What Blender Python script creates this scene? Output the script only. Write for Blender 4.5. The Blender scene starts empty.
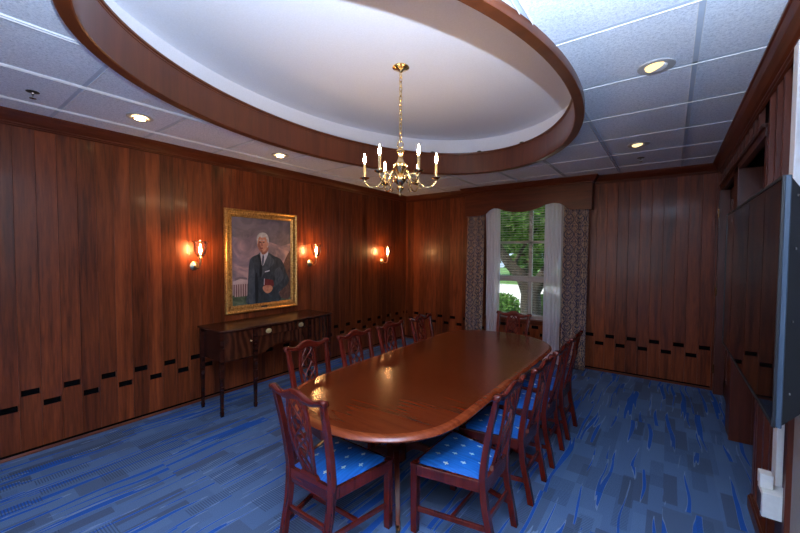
import bpy, math, random
from mathutils import Vector, Matrix
random.seed(7)
PI = math.pi
sc = bpy.context.scene
col = sc.collection

# ------------------------------------------------------------------ materials
def new_mat(name):
    m = bpy.data.materials.new(name); m.use_nodes = True
    nt = m.node_tree; nt.nodes.clear()
    out = nt.nodes.new('ShaderNodeOutputMaterial')
    return m, nt, out
class G:
    """tiny node graph helper"""
    def __init__(s, nt): s.nt = nt
    def n(s, t, **k):
        x = s.nt.nodes.new(t)
        for a, b in k.items(): setattr(x, a, b)
        return x
    def l(s, a, b): s.nt.links.new(a, b)
    def put(s, sock, v):
        if hasattr(v, 'is_output') or isinstance(v, bpy.types.NodeSocket): s.l(v, sock)
        else: sock.default_value = v
    def math(s, op, a, b=None, c=None, clamp=False):
        x = s.n('ShaderNodeMath', operation=op, use_clamp=clamp)
        s.put(x.inputs[0], a)
        if b is not None: s.put(x.inputs[1], b)
        if c is not None: s.put(x.inputs[2], c)
        return x.outputs[0]
    def mix(s, f, a, b, bt='MIX'):
        x = s.n('ShaderNodeMix', data_type='RGBA', blend_type=bt)
        s.put(x.inputs[0], f); s.put(x.inputs[6], a); s.put(x.inputs[7], b)
        return x.outputs[2]
    def ramp(s, f, stops, interp='LINEAR'):
        x = s.n('ShaderNodeValToRGB'); cr = x.color_ramp; cr.interpolation = interp
        while len(cr.elements) < len(stops): cr.elements.new(.5)
        for e, (p, c) in zip(cr.elements, stops):
            e.position = p; e.color = c if len(c) == 4 else (*c, 1)
        s.put(x.inputs[0], f); return x.outputs[0]
    def obj(s, scale=(1, 1, 1), loc=(0, 0, 0), src='Object'):
        t = s.n('ShaderNodeTexCoord'); m = s.n('ShaderNodeMapping')
        s.l(t.outputs[src], m.inputs[0]); m.inputs['Scale'].default_value = scale; m.inputs['Location'].default_value = loc
        return m.outputs[0]
    def noise(s, v, scale=1, detail=4, rough=.5, dist=0):
        x = s.n('ShaderNodeTexNoise'); s.l(v, x.inputs['Vector'])
        x.inputs['Scale'].default_value = scale; x.inputs['Detail'].default_value = detail
        x.inputs['Roughness'].default_value = rough; x.inputs['Distortion'].default_value = dist
        return x.outputs['Fac']
    def bsdf(s, out, colr, rough=.5, metal=0, coat=0, coatr=.1, bump=None, bstr=.1, bdist=.01, spec=.5, **k):
        b = s.n('ShaderNodeBsdfPrincipled')
        s.put(b.inputs['Base Color'], colr if not isinstance(colr, tuple) or len(colr) == 4 else (*colr, 1))
        s.put(b.inputs['Roughness'], rough); b.inputs['Metallic'].default_value = metal
        b.inputs['Coat Weight'].default_value = coat; b.inputs['Coat Roughness'].default_value = coatr
        b.inputs['Specular IOR Level'].default_value = spec
        if bump is not None:
            bp = s.n('ShaderNodeBump'); bp.inputs['Strength'].default_value = bstr; bp.inputs['Distance'].default_value = bdist
            s.l(bump, bp.inputs['Height']); s.l(bp.outputs[0], b.inputs['Normal'])
        s.l(b.outputs[0], out.inputs[0]); return b

def plain(name, c, rough=.5, metal=0, coat=0, bump=0, bscale=40, spec=.5):
    m, nt, out = new_mat(name); g = G(nt)
    nz = g.noise(g.obj(), bscale, 3)
    colr = g.mix(nz, (*[x*.9 for x in c], 1), (*[min(1, x*1.08) for x in c], 1))
    g.bsdf(out, colr, rough, metal, coat, bump=nz if bump else None, bstr=bump, bdist=.003, spec=spec)
    return m

def wood(name, c1, c2, axis='z', rough=.35, coat=.3, coatr=.15, fine=1.0, tint=False, figure=0.0, gs=1.0, bst=.12, spec=.5):
    m, nt, out = new_mat(name); g = G(nt)
    a = 1.3*gs; b = 17*gs
    sc_ = {'x': (a, b, b), 'y': (b, a, b), 'z': (b, b, a)}[axis]
    v = g.obj(sc_)
    if tint:
        at = g.n('ShaderNodeAttribute', attribute_name='tint')
        sep = g.n('ShaderNodeSeparateColor'); g.l(at.outputs['Color'], sep.inputs[0])
        add = g.n('ShaderNodeVectorMath', operation='ADD'); g.l(v, add.inputs[0])
        cmb = g.n('ShaderNodeCombineXYZ'); off = g.math('MULTIPLY', sep.outputs[1], 40.0)
        for i in range(3): g.l(off, cmb.inputs[i])
        g.l(cmb.outputs[0], add.inputs[1]); v = add.outputs[0]
    n1 = g.noise(v, .35, 5, .55, 1.6 + figure*3)
    n2 = g.noise(v, 3.0, 6, .6, .4)
    f = g.math('ADD', g.math('MULTIPLY', n1, 1.0), g.math('MULTIPLY', g.math('SUBTRACT', n2, .5), .7*fine))
    c = g.ramp(f, [(.28, c1), (.72, c2)])
    if tint:
        mul = g.n('ShaderNodeVectorMath', operation='MULTIPLY'); g.l(c, mul.inputs[0])
        cb = g.n('ShaderNodeCombineXYZ')
        for i in range(3): g.l(sep.outputs[0], cb.inputs[i])
        g.l(cb.outputs[0], mul.inputs[1]); c = mul.outputs[0]
    g.bsdf(out, c, rough, 0, coat, coatr, bump=g.math('ADD', n1, n2) if bst else None, bstr=bst, bdist=.002, spec=spec)
    return m

M = {}
M['panel'] = wood('wall_panel_mahogany', (.055, .0100, .0032, 1), (.205, .046, .0125, 1), 'z', .36, .06, .10, tint=True, spec=.27, bst=.06)
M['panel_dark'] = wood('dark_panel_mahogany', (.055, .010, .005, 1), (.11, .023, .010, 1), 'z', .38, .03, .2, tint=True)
M['trim'] = wood('trim_mahogany', (.060, .012, .0045, 1), (.125, .027, .009, 1), 'x', .36, .05, .15, spec=.25)
M['trim_y'] = wood('crown_mahogany', (.060, .012, .0045, 1), (.125, .027, .009, 1), 'y', .36, .05, .15, spec=.25)
M['ring'] = wood('ring_veneer', (.075, .019, .007, 1), (.13, .034, .012, 1), 'z', .30, .2, .10, fine=.5, bst=0)
M['table'] = wood('table_mahogany', (.080, .0105, .0026, 1), (.118, .020, .0045, 1), 'x', .20, .0, .12, gs=1.5, bst=0, spec=.27, fine=.35)
M['table_leg'] = wood('table_leg_mahogany', (.058, .0095, .003, 1), (.11, .02, .006, 1), 'z', .45, .0, .12, bst=0, spec=.3)
M['table_edge'] = wood('table_edge_mahogany', (.13, .018, .005, 1), (.26, .05, .014, 1), 'x', .25, .1, .1, bst=0)
M['chair'] = wood('chair_mahogany', (.055, .0050, .0028, 1), (.125, .0115, .0055, 1), 'z', .26, .15, .1, bst=0)
M['chair_x'] = wood('chair_rail_mahogany', (.055, .0050, .0028, 1), (.125, .0115, .0055, 1), 'x', .26, .15, .1, bst=0)
M['side'] = wood('sideboard_mahogany', (.018, .005, .004, 1), (.042, .010, .006, 1), 'y', .24, .1, .1, bst=0, spec=.4)
def mat_flame():
    m, nt, out = new_mat('flame_mahogany'); g = G(nt)
    w_ = g.n('ShaderNodeTexWave', wave_type='BANDS', bands_direction='Y'); g.l(g.obj((1, 1, .42)), w_.inputs['Vector'])
    w_.inputs['Scale'].default_value = 4.2; w_.inputs['Distortion'].default_value = 11; w_.inputs['Detail'].default_value = 3; w_.inputs['Detail Scale'].default_value = 1.1
    c = g.ramp(w_.outputs['Fac'], [(.0, (.030, .008, .004)), (.6, (.048, .012, .005)), (1, (.082, .022, .009))])
    g.bsdf(out, c, .26, 0, .1, .1, spec=.4); return m
M['flame'] = mat_flame()
M['gap'] = plain('slot_dark', (.002, .002, .003), .9, spec=.05)
M['brass'] = plain('polished_brass', (.82, .63, .32), .2, 1)
M['brass_old'] = plain('aged_brass', (.85, .72, .42), .30, 1)
M['candle'] = plain('candle_sleeve_cream', (.75, .55, .28), .5)
M['white'] = plain('white_paint', (.80, .80, .82), .6)
M['well'] = plain('well_plaster', (.70, .745, .86), .85, bump=.05, bscale=90)
M['window_white'] = plain('window_paint', (.44, .41, .40), .5)
M['tvblack'] = plain('television_black', (.006, .0065, .009), .5)
M['tvgrey'] = plain('television_edge', (.045, .07, .105), .4, .2)
M['plastic'] = plain('white_plastic', (.82, .82, .78), .4)
M['blind'] = plain('blind_slat', (.46, .42, .37), .5)
M['toe'] = plain('brass_toe', (.55, .28, .12), .25, 1)
M['canlamp'] = plain('downlight_trim', (.42, .43, .47), .4)
M['chrome'] = plain('sprinkler_chrome', (.5, .5, .52), .25, 1)
M['darkmetal'] = plain('dark_metal', (.02, .02, .02), .5)
M['wallnear'] = plain('painted_panel', (.045, .032, .05), .55)
M['greywall'] = plain('grey_plaster', (.30, .29, .28), .8)

def emit(name, c, s):
    m, nt, out = new_mat(name); g = G(nt)
    e = g.n('ShaderNodeEmission'); e.inputs[0].default_value = (*c, 1); e.inputs[1].default_value = s
    g.l(e.outputs[0], out.inputs[0]); return m
M['bulb'] = emit('chandelier_bulb_glow', (1, .62, .30), 280)
M['sbulb'] = emit('sconce_bulb_glow', (1, .50, .18), 620)
M['lampwarm'] = emit('downlight_glow', (1, .60, .22), 40)
M['lampdim'] = emit('downlight_glow_dim', (1, .72, .32), 2.2)

def glass(name, fac=.10, tint=(1, 1, 1), rough=.02):
    m, nt, out = new_mat(name); g = G(nt)
    tr = g.n('ShaderNodeBsdfTransparent'); tr.inputs[0].default_value = (*tint, 1)
    gl = g.n('ShaderNodeBsdfGlossy'); gl.inputs['Roughness'].default_value = rough
    lw = g.n('ShaderNodeLayerWeight'); lw.inputs[0].default_value = .35
    f = g.math('ADD', g.math('MULTIPLY', lw.outputs['Fresnel'], .62), fac*.3, clamp=True)
    mx = g.n('ShaderNodeMixShader'); g.l(f, mx.inputs[0]); g.l(tr.outputs[0], mx.inputs[1]); g.l(gl.outputs[0], mx.inputs[2])
    g.l(mx.outputs[0], out.inputs[0]); return m
M['glass'] = glass('hurricane_glass', .1)
M['pane'] = glass('window_glass', .05, (.93, .96, .95))

def mat_screen():
    m, nt, out = new_mat('television_screen'); g = G(nt)
    g.bsdf(out, (.003, .003, .0035, 1), .02, 0, 0, spec=.45); return m
M['screen'] = mat_screen()

def mat_gold():
    m, nt, out = new_mat('gilded_frame'); g = G(nt)
    n = g.noise(g.obj((1, 1, 1)), 55, 5, .65)
    c = g.ramp(n, [(.3, (.20, .085, .02)), (.55, (.62, .34, .10)), (.75, (.85, .56, .22))])
    g.bsdf(out, c, .38, .75, bump=n, bstr=.5, bdist=.004); return m
M['gold'] = mat_gold()

def mat_tile():
    m, nt, out = new_mat('acoustic_tile'); g = G(nt)
    v = g.obj()
    n = g.noise(v, 160, 3, .7); n2 = g.noise(v, 60, 3, .6)
    c = g.ramp(g.math('ADD', g.math('MULTIPLY', n, .6), g.math('MULTIPLY', n2, .4)), [(.36, (.43, .50, .62)), (.5, (.66, .73, .87)), (.64, (.80, .86, .96))])
    g.bsdf(out, c, .9, bump=n, bstr=.4, bdist=.004); return m
M['tile'] = mat_tile()
M['tbar'] = plain('ceiling_grid_bar', (.46, .54, .68), .5)
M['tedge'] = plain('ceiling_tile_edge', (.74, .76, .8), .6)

def mat_carpet():
    m, nt, out = new_mat('carpet_plank_blue'); g = G(nt)
    v = g.obj(); sep = g.n('ShaderNodeSeparateXYZ'); g.l(v, sep.inputs[0]); X, Y = sep.outputs[0], sep.outputs[1]
    def rnd(a, b, seed):
        cb = g.n('ShaderNodeCombineXYZ'); g.put(cb.inputs[0], a); g.put(cb.inputs[1], b); cb.inputs[2].default_value = seed
        w = g.n('ShaderNodeTexWhiteNoise', noise_dimensions='3D'); g.l(cb.outputs[0], w.inputs[0]); return w.outputs[0]
    def cells(w, L, seed):
        ci = g.math('FLOOR', g.math('DIVIDE', X, w))
        off = rnd(ci, 0.0, seed)
        ri = g.math('FLOOR', g.math('ADD', g.math('DIVIDE', Y, L), g.math('MULTIPLY', off, 3.0)))
        return ci, ri, rnd(ci, ri, seed+1.3)
    _, _, tile = cells(.50, 1.0, 1.0)
    _, _, blk = cells(.16, .30, 5.0)
    _, _, blk2 = cells(.085, .42, 9.0)
    wob = g.noise(v, 1.3, 1)
    cb = g.n('ShaderNodeCombineXYZ')
    g.l(g.math('ADD', g.math('MULTIPLY', g.math('ADD', X, g.math('MULTIPLY', wob, .12)), 22.0), g.math('MULTIPLY', tile, 50.0)), cb.inputs[0])
    g.l(g.math('MULTIPLY', Y, .8), cb.inputs[1]); g.l(tile, cb.inputs[2])
    s = g.noise(cb.outputs[0], 1.0, 1.0, .5)
    base = g.ramp(blk, [(.0, (.082, .140, .262)), (.40, (.092, .156, .285)), (.62, (.076, .118, .205)), (.80, (.086, .150, .285))], 'CONSTANT')
    grey = g.math('GREATER_THAN', blk2, .80)
    base = g.mix(g.math('MULTIPLY', grey, .8), base, (.060, .085, .145, 1))
    blue = g.math('GREATER_THAN', s, .59)
    edge = g.math('LESS_THAN', g.math('ABSOLUTE', g.math('SUBTRACT', s, .59)), .010)
    c = g.mix(blue, base, (.014, .088, .36, 1))
    c = g.mix(g.math('MULTIPLY', edge, .7), c, (.20, .28, .42, 1))
    rib = g.math('LESS_THAN', g.math('FRACT', g.math('DIVIDE', Y, .016)), .42)
    ribm = g.math('MULTIPLY', g.math('GREATER_THAN', rnd(g.math('FLOOR', g.math('DIVIDE', X, .09)), g.math('FLOOR', g.math('ADD', g.math('DIVIDE', Y, .33), tile)), 3.0), .72), rib)
    c = g.mix(g.math('MULTIPLY', ribm, .6), c, (.030, .050, .090, 1))
    fz = g.noise(v, 260, 2)
    c = g.mix(.8, c, g.mix(fz, (.15, .15, .15, 1), (1.75, 1.75, 1.75, 1)), 'MULTIPLY')
    g.bsdf(out, c, .95, bump=fz, bstr=.5, bdist=.004, spec=.15); return m
M['carpet'] = mat_carpet()

def mat_seat():
    m, nt, out = new_mat('seat_fabric_blue'); g = G(nt)
    n = g.noise(g.obj((90, 2, 2)), 1, 3); f = g.noise(g.obj((1, 1, 1)), 500, 1)
    c = g.ramp(n, [(.35, (.006, .085, .34)), (.6, (.010, .145, .52))])
    g.bsdf(out, c, .55, bump=f, bstr=.2, bdist=.002, spec=.4); return m
M['seat'] = mat_seat()
M['motif'] = plain('seat_motif_thread', (.72, .72, .66), .6)

def mat_curtain():
    m, nt, out = new_mat('damask_curtain'); g = G(nt)
    t = g.n('ShaderNodeUVMap'); t.uv_map = 'UVMap'
    sep = g.n('ShaderNodeSeparateXYZ'); g.l(t.outputs[0], sep.inputs[0])
    U, V = sep.outputs[0], sep.outputs[1]
    # mirrored repeat: medallions 0.2 wide, 0.24 tall
    u = g.math('PINGPONG', U, .10); vv = g.math('FRACT', g.math('DIVIDE', V, .235))
    wav = g.math('MULTIPLY', g.math('SINE', g.math('MULTIPLY', vv, 2*PI)), .036)
    d = g.math('ABSOLUTE', g.math('SUBTRACT', u, g.math('ADD', .05, wav)))
    ogee = g.math('LESS_THAN', d, .010)
    cb = g.n('ShaderNodeCombineXYZ'); g.l(g.math('MULTIPLY', u, 1.0), cb.inputs[0]); g.l(g.math('MULTIPLY', vv, .235), cb.inputs[1])
    n = g.noise(cb.outputs[0], 42, 2, .5, .8)
    sp = g.math('GREATER_THAN', n, .505)
    k = g.math('MAXIMUM', ogee, g.math('MULTIPLY', sp, g.math('GREATER_THAN', d, .017)))
    c = g.mix(k, (.34, .235, .165, 1), (.030, .032, .075, 1))
    g.bsdf(out, c, .7, spec=.3); return m
M['damask'] = mat_curtain()
def mat_sheer():
    m, nt, out = new_mat('sheer_white'); g = G(nt)
    d = g.n('ShaderNodeBsdfDiffuse'); d.inputs[0].default_value = (.74, .72, .80, 1)
    t = g.n('ShaderNodeBsdfTranslucent'); t.inputs[0].default_value = (.74, .72, .78, 1)
    tr = g.n('ShaderNodeBsdfTransparent')
    mx = g.n('ShaderNodeMixShader'); mx.inputs[0].default_value = .3; g.l(d.outputs[0], mx.inputs[1]); g.l(t.outputs[0], mx.inputs[2])
    m2 = g.n('ShaderNodeMixShader'); m2.inputs[0].default_value = .10; g.l(mx.outputs[0], m2.inputs[1]); g.l(tr.outputs[0], m2.inputs[2])
    g.l(m2.outputs[0], out.inputs[0]); return m
M['sheer'] = mat_sheer()
def mat_leaf(name, a, b, c_):
    m, nt, out = new_mat(name); g = G(nt)
    n = g.noise(g.obj(), 3.2, 4, .8)
    c = g.ramp(n, [(.35, a), (.52, b), (.65, c_)])
    d = g.n('ShaderNodeBsdfDiffuse'); g.l(c, d.inputs[0]); t = g.n('ShaderNodeBsdfTranslucent'); g.l(c, t.inputs[0])
    mx = g.n('ShaderNodeMixShader'); mx.inputs[0].default_value = .4; g.l(d.outputs[0], mx.inputs[1]); g.l(t.outputs[0], mx.inputs[2])
    g.l(mx.outputs[0], out.inputs[0]); return m
M['leaf'] = mat_leaf('tree_leaves', (.03, .09, .02), (.14, .27, .05), (.62, .70, .30))
M['leaf2'] = mat_leaf('hedge_leaves', (.05, .12, .03), (.14, .28, .07), (.30, .42, .14))
M['leaf3'] = mat_leaf('far_tree_leaves', (.03, .07, .025), (.08, .17, .05), (.24, .34, .10))
M['bark'] = wood('tree_bark', (.018, .013, .010, 1), (.055, .042, .032, 1), 'z', .9, 0, .5)
M['lawn'] = plain('lawn_grass', (.12, .24, .06), .9, bscale=4)
M['drive'] = plain('pale_driveway', (.72, .70, .66), .8)

# ------------------------------------------------------------------ mesh builder
class MB:
    def __init__(s): s.v = []; s.f = []; s.m = []; s.t = []; s.uv = []; s.has_t = False; s.has_uv = False
    def add(s, vs, fs, m=0, tint=None, uvs=None):
        o = len(s.v); s.v += [tuple(v) for v in vs]
        for k, f in enumerate(fs):
            s.f.append([i+o for i in f]); s.m.append(m); s.t.append(tint or (1, 0))
        if tint: s.has_t = True
        if uvs: s.has_uv = True
        s.uv += list(uvs) if uvs else [(0, 0)]*len(vs)
        return s
    def box(s, x0, x1, y0, y1, z0, z1, m=0, tint=None):
        vs = [(x, y, z) for z in (z0, z1) for y in (y0, y1) for x in (x0, x1)]
        return s.add(vs, [(0, 2, 3, 1), (4, 5, 7, 6), (0, 1, 5, 4), (2, 6, 7, 3), (0, 4, 6, 2), (1, 3, 7, 5)], m, tint)
    def hexa(s, b, t, m=0):   # bottom quad, top quad (ccw seen from above)
        return s.add(list(b)+list(t), [(3, 2, 1, 0), (4, 5, 6, 7), (0, 1, 5, 4), (1, 2, 6, 5), (2, 3, 7, 6), (3, 0, 4, 7)], m)
    def rings(s, R, m=0, cap=True, closed=False, loop=True):
        n = len(R[0]); vs = [p for r in R for p in r]; fs = []
        K = len(R)
        for i in range(K if closed else K-1):
            j = (i+1) % K
            for k in range(n if loop else n-1):
                l = (k+1) % n
                fs.append((i*n+k, i*n+l, j*n+l, j*n+k))
        if cap and not closed:
            fs.append(tuple(range(n))[::-1]); fs.append(tuple((K-1)*n+k for k in range(n)))
        return s.add(vs, fs, m)
    def lathe(s, prof, c=(0, 0, 0), n=20, m=0, axis='z'):
        R = []
        for r, z in prof:
            ring = []
            for k in range(n):
                a = 2*PI*k/n; x, y = max(r, 1e-4)*math.cos(a), max(r, 1e-4)*math.sin(a)
                p = {'z': (x, y, z), 'x': (z, x, y), 'y': (y, z, x)}[axis]
                ring.append((c[0]+p[0], c[1]+p[1], c[2]+p[2]))
            R.append(ring)
        return s.rings(R, m)
    def sweep(s, path, section, m=0, closed=False, up=(0, 0, 1), scale=None):
        """section: list of (a,b) in the frame (side, upish)"""
        P = [Vector(p) for p in path]; R = []; N = len(P); up = Vector(up)
        for i, p in enumerate(P):
            if closed: t = P[(i+1) % N]-P[i-1]
            else: t = P[min(i+1, N-1)]-P[max(i-1, 0)]
            t.normalize()
            side = t.cross(up)
            if side.length < 1e-4: side = t.cross(Vector((1, 0, 0)))
            side.normalize(); u2 = side.cross(t)
            k = scale[i] if scale else 1
            R.append([tuple(p+side*(a*k)+u2*(b*k)) for a, b in section])
        return s.rings(R, m, closed=closed)
    def tube(s, path, r, n=8, m=0, closed=False, up=(0.1, 0.2, 1)):
        sec = [(math.cos(2*PI*k/n), math.sin(2*PI*k/n)) for k in range(n)]
        rr = r if isinstance(r, (list, tuple)) else [r]*len(path)
        return s.sweep(path, sec, m, closed, up, rr)
    def prism(s, poly, h0, h1, axis='z', m=0):
        def P(a, b, h): return {'z': (a, b, h), 'x': (h, a, b), 'y': (a, h, b)}[axis]
        n = len(poly)
        vs = [P(a, b, h0) for a, b in poly]+[P(a, b, h1) for a, b in poly]
        fs = [tuple(range(n))[::-1], tuple(range(n, 2*n))]+[(i, (i+1) % n, n+(i+1) % n, n+i) for i in range(n)]
        return s.add(vs, fs, m)
    def build(s, name, mats, parent=None, loc=(0, 0, 0), smooth=None, bevel=0, seg=2, rotz=0):
        me = bpy.data.meshes.new(name); me.from_pydata(s.v, [], s.f)
        for mm in (mats if isinstance(mats, (list, tuple)) else [mats]): me.materials.append(mm)
        me.polygons.foreach_set('material_index', s.m)
        if s.has_t:
            at = me.color_attributes.new('tint', 'FLOAT_COLOR', 'CORNER')
            i = 0
            for p, t in zip(me.polygons, s.t):
                for li in p.loop_indices: at.data[li].color = (t[0], t[1], 0, 1)
        if s.has_uv:
            uv = me.uv_layers.new(name='UVMap')
            for lp in me.loops: uv.data[lp.index].uv = s.uv[lp.vertex_index]
        import bmesh
        bm = bmesh.new(); bm.from_mesh(me); 
        if not s.has_uv: bmesh.ops.recalc_face_normals(bm, faces=bm.faces)
        bm.to_mesh(me); bm.free()
        o = bpy.data.objects.new(name, me); col.objects.link(o)
        o.location = loc; o.rotation_euler.z = rotz
        if parent: o.parent = parent
        if bevel:
            b = o.modifiers.new('Bevel', 'BEVEL'); b.width = bevel; b.segments = seg; b.limit_method = 'ANGLE'; b.angle_limit = math.radians(35)
        if smooth is not None:
            me.polygons.foreach_set('use_smooth', [True]*len(me.polygons))
            try:
                me.set_sharp_from_angle(angle=math.radians(smooth))
            except Exception: pass
        me.update(); return o

def thing(name, label, cat, loc=(0, 0, 0), rotz=0, group=None):
    o = bpy.data.objects.new(name, None); col.objects.link(o); o.empty_display_size = .1
    o.location = loc; o.rotation_euler = (0, 0, rotz); o['label'] = label; o['category'] = cat
    if group: o['group'] = group
    return o
def tag(o, label, cat, group=None):
    o['label'] = label; o['category'] = cat
    if group: o['group'] = group
    return o
def struct(o): o['kind'] = 'structure'; return o
def copy_thing(root, loc, rotz, label):
    r = root.copy(); col.objects.link(r); r.location = loc; r.rotation_euler = (0, 0, rotz); r['label'] = label
    for ch in list(root.children):
        c = ch.copy(); col.objects.link(c); c.parent = r
        for gch in list(ch.children):
            d = gch.copy(); col.objects.link(d); d.parent = c
    return r

def catmull(pts, n=6):
    P = [Vector(p) for p in pts]; out = []
    for i in range(len(P)-1):
        p0 = P[max(i-1, 0)]; p1 = P[i]; p2 = P[i+1]; p3 = P[min(i+2, len(P)-1)]
        for k in range(n):
            t = k/n
            out.append(.5*((2*p1)+(p2-p0)*t+(2*p0-5*p1+4*p2-p3)*t*t+(3*p1-p0-3*p2+p3)*t**3))
    out.append(P[-1]); return out

# ------------------------------------------------------------------ room constants
XL, XR, YB, YF, H = -4.42, .52, 6.18, -2.6, 2.915
RCX, RCY, RA, RB = -1.949, 2.606, 1.434, 2.238      # oval ring

# floor
f = MB(); f.add([(XL-.1, YF-.1, 0), (XR+1.0, YF-.1, 0), (XR+1.0, YB+.1, 0), (XL-.1, YB+.1, 0)], [(0, 1, 2, 3)])
struct(f.build('floor', M['carpet']))

# planked walls -----------------------------------------------------------
def tintv(lo=.72, hi=1.25): return (random.uniform(lo, hi), random.random())
def plank(mb, a0, a1, z0, z1, mp, tint, ch=.0014, d=.022, dark=False):
    """mp maps (a along wall, depth towards room, z)"""
    e = random.uniform(-.0004, .0004)
    g = .0004
    pts = [(a0+g, 0), (a0+g, d-ch), (a0+g+ch, d+e), (a1-g-ch, d-e), (a1-g, d-ch), (a1-g, 0)]
    n = len(pts)
    vs = [mp(a, b, z0) for a, b in pts]+[mp(a, b, z1) for a, b in pts]
    fs = [tuple(range(n))[::-1], tuple(range(n, 2*n))]+[(i, (i+1) % n, n+(i+1) % n, n+i) for i in range(n)]
    if dark: mb.add(vs, fs[2:], 0, tint); mb.add(vs, fs[:2], 1)
    else: mb.add(vs, fs, 0, tint)
def plankwall(mb, a_start, a_end, pitch, hi_first, mp, z0=.045, z1=2.86, skip=None, hiz=.538, loz=.420, lo=.72, hi=1.25):
    a = a_start; k = 0; step = pitch if a_end > a_start else -pitch
    while (a < a_end-.01 if step > 0 else a > a_end+.01):
        b = a+step
        if step > 0: b = min(b, a_end)
        else: b = max(b, a_end)
        c0, c1 = min(a, b), max(a, b)
        zc = hiz if (k % 2 == 0) == hi_first else loz
        tint = tintv(lo, hi)
        top, bot = z1, z0
        if skip and skip(c0, c1): top = skip(c0, c1)
        plank(mb, c0, c1, bot, zc-.026, mp, tint, dark=True)
        # side cheeks of the slot: narrow strips left and right so the slot is shorter than the plank
        plank(mb, c0, c0+.010, zc-.026, zc+.026, mp, tint, ch=.001)
        plank(mb, c1-.010, c1, zc-.026, zc+.026, mp, tint, ch=.001)
        if top > zc+.03: plank(mb, c0, c1, zc+.026, top, mp, tint, dark=True)
        a = b; k += 1
# left wall
W = MB(); mpL = lambda a, d, z: (XL-.022+d, a, z)
plankwall(W, .614-.0685-.137*24, 2.06, .1372, True, mpL)
a_mid = .614-.0685
nk = 0; a = a_mid-.137*24
while a < 2.06-.01: a += .1372; nk += 1
plankwall(W, 2.06, YB, .1395, nk % 2 == 0, mpL)
W.box(XL-.12, XL-.023, YF, YB+.1, -.05, 3.0, 1)
W.box(XL-.03, XL-.004, YF, YB, 0.0, .045, 1)
struct(W.build('wall_left', [M['panel'], M['gap']]))
b = MB(); b.prism([(XL-.01, 0), (XL+.012, 0), (XL+.012, .010), (XL+.004, .022), (XL-.01, .024)], YF, YB, 'y')
struct(b.build('baseboard_left', M['trim_y']))

# back wall with window hole: X -2.62..-1.34, z .66..2.62
WX0, WX1, WZ0, WZ1 = -2.62, -1.30, .655, 2.66
W = MB(); mpB = lambda a, d, z: (a, YB+.022-d, z)
def skipw(c0, c1):
    if c1 > WX0 and c0 < WX1: return WZ0-.03
    return None
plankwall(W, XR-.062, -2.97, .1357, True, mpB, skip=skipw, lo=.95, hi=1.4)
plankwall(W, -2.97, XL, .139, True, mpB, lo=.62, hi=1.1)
W.box(XR-.062, XR+.05, YB-.012, YB+.022, 0, 2.86, 0, (.9, .3))
for (x0, x1, z0, z1) in ((XL-.1, WX0, -.05, 3.0), (WX1, XR+1.0, -.05, 3.0), (WX0, WX1, -.05, WZ0-.02), (WX0, WX1, WZ1, 3.0)):
    W.box(x0, x1, YB+.024, YB+.16, z0, z1, 1)
W.box(XL, XR, YB-.002, YB+.03, 0, .045, 1)
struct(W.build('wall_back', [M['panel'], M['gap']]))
b = MB(); b.prism([(YB+.01, 0), (YB-.014, 0), (YB-.014, .012), (YB-.004, .026), (YB+.01, .028)], XL, XR-.02, 'x')
struct(b.build('baseboard_back', M['trim']))
# rear wall behind the camera
W = MB(); mpF = lambda a, d, z: (a, YF-.022+d, z)
plankwall(W, XL, XR, .1372, True, mpF)
W.box(XL-.1, XR+1.0, YF-.16, YF-.023, -.05, 3.0, 1)
struct(W.build('wall_rear', [M['panel'], M['gap']]))

# ceiling: flat tile field with an oval hole -------------------------------------------------
c = MB(); n = 96; inn = []; outr = []
x0, x1, y0, y1 = XL-.1, XR+1.0, YF-.1, YB+.1
for k in range(n):
    a = 2*PI*k/n; ca, sa = math.cos(a), math.sin(a)
    inn.append((RCX+(RA-.02)*ca, RCY+(RB-.02)*sa, H))
    t = 1e9
    dx, dy = RA*ca, RB*sa
    if dx > 1e-9: t = min(t, (x1-RCX)/dx)
    if dx < -1e-9: t = min(t, (x0-RCX)/dx)
    if dy > 1e-9: t = min(t, (y1-RCY)/dy)
    if dy < -1e-9: t = min(t, (y0-RCY)/dy)
    outr.append((RCX+dx*t, RCY+dy*t, H))
c.rings([inn, outr], 0, cap=False)
for (cx_, cy_) in ((x0, y0), (x1, y0), (x1, y1), (x0, y1)):
    # corner fill triangles
    best = sorted(range(n), key=lambda k: (outr[k][0]-cx_)**2+(outr[k][1]-cy_)**2)[:2]
    c.add([outr[best[0]], outr[best[1]], (cx_, cy_, H)], [(0, 1, 2)], 0)
# grid bars and lit tile edges, as real strips below the tiles
gx = [.09-.69*k for k in range(-1, 7)]
gy = [YB-.025-.695*(.732+k) for k in range(-1, 13)]
def outside(fixed, axis):
    """segments of the line outside the oval"""
    lo, hi = (y0, y1) if axis == 'x' else (x0, x1)
    if axis == 'x':
        q = 1-((fixed-RCX)/(RA-.03))**2; cc, rr = RCY, RB-.03
    else:
        q = 1-((fixed-RCY)/(RB-.03))**2; cc, rr = RCX, RA-.03
    if q <= 0: return [(lo, hi)]
    h = rr*math.sqrt(q); return [(lo, cc-h), (cc+h, hi)]
for x in gx:
    if not XL < x < XR: continue
    for a0, a1 in outside(x, 'x'):
        c.box(x-.013, x+.013, a0, a1, H-.0006, H+.01, 1)
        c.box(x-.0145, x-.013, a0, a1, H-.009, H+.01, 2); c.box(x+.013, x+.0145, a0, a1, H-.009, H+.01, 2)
for y in gy:
    if not YF < y < YB: continue
    for a0, a1 in outside(y, 'y'):
        c.box(a0, a1, y-.013, y+.013, H-.0006, H+.01, 1)
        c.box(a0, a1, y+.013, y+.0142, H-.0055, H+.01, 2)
struct(c.build('ceiling', [M['tile'], M['tbar'], M['tedge']]))

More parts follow.
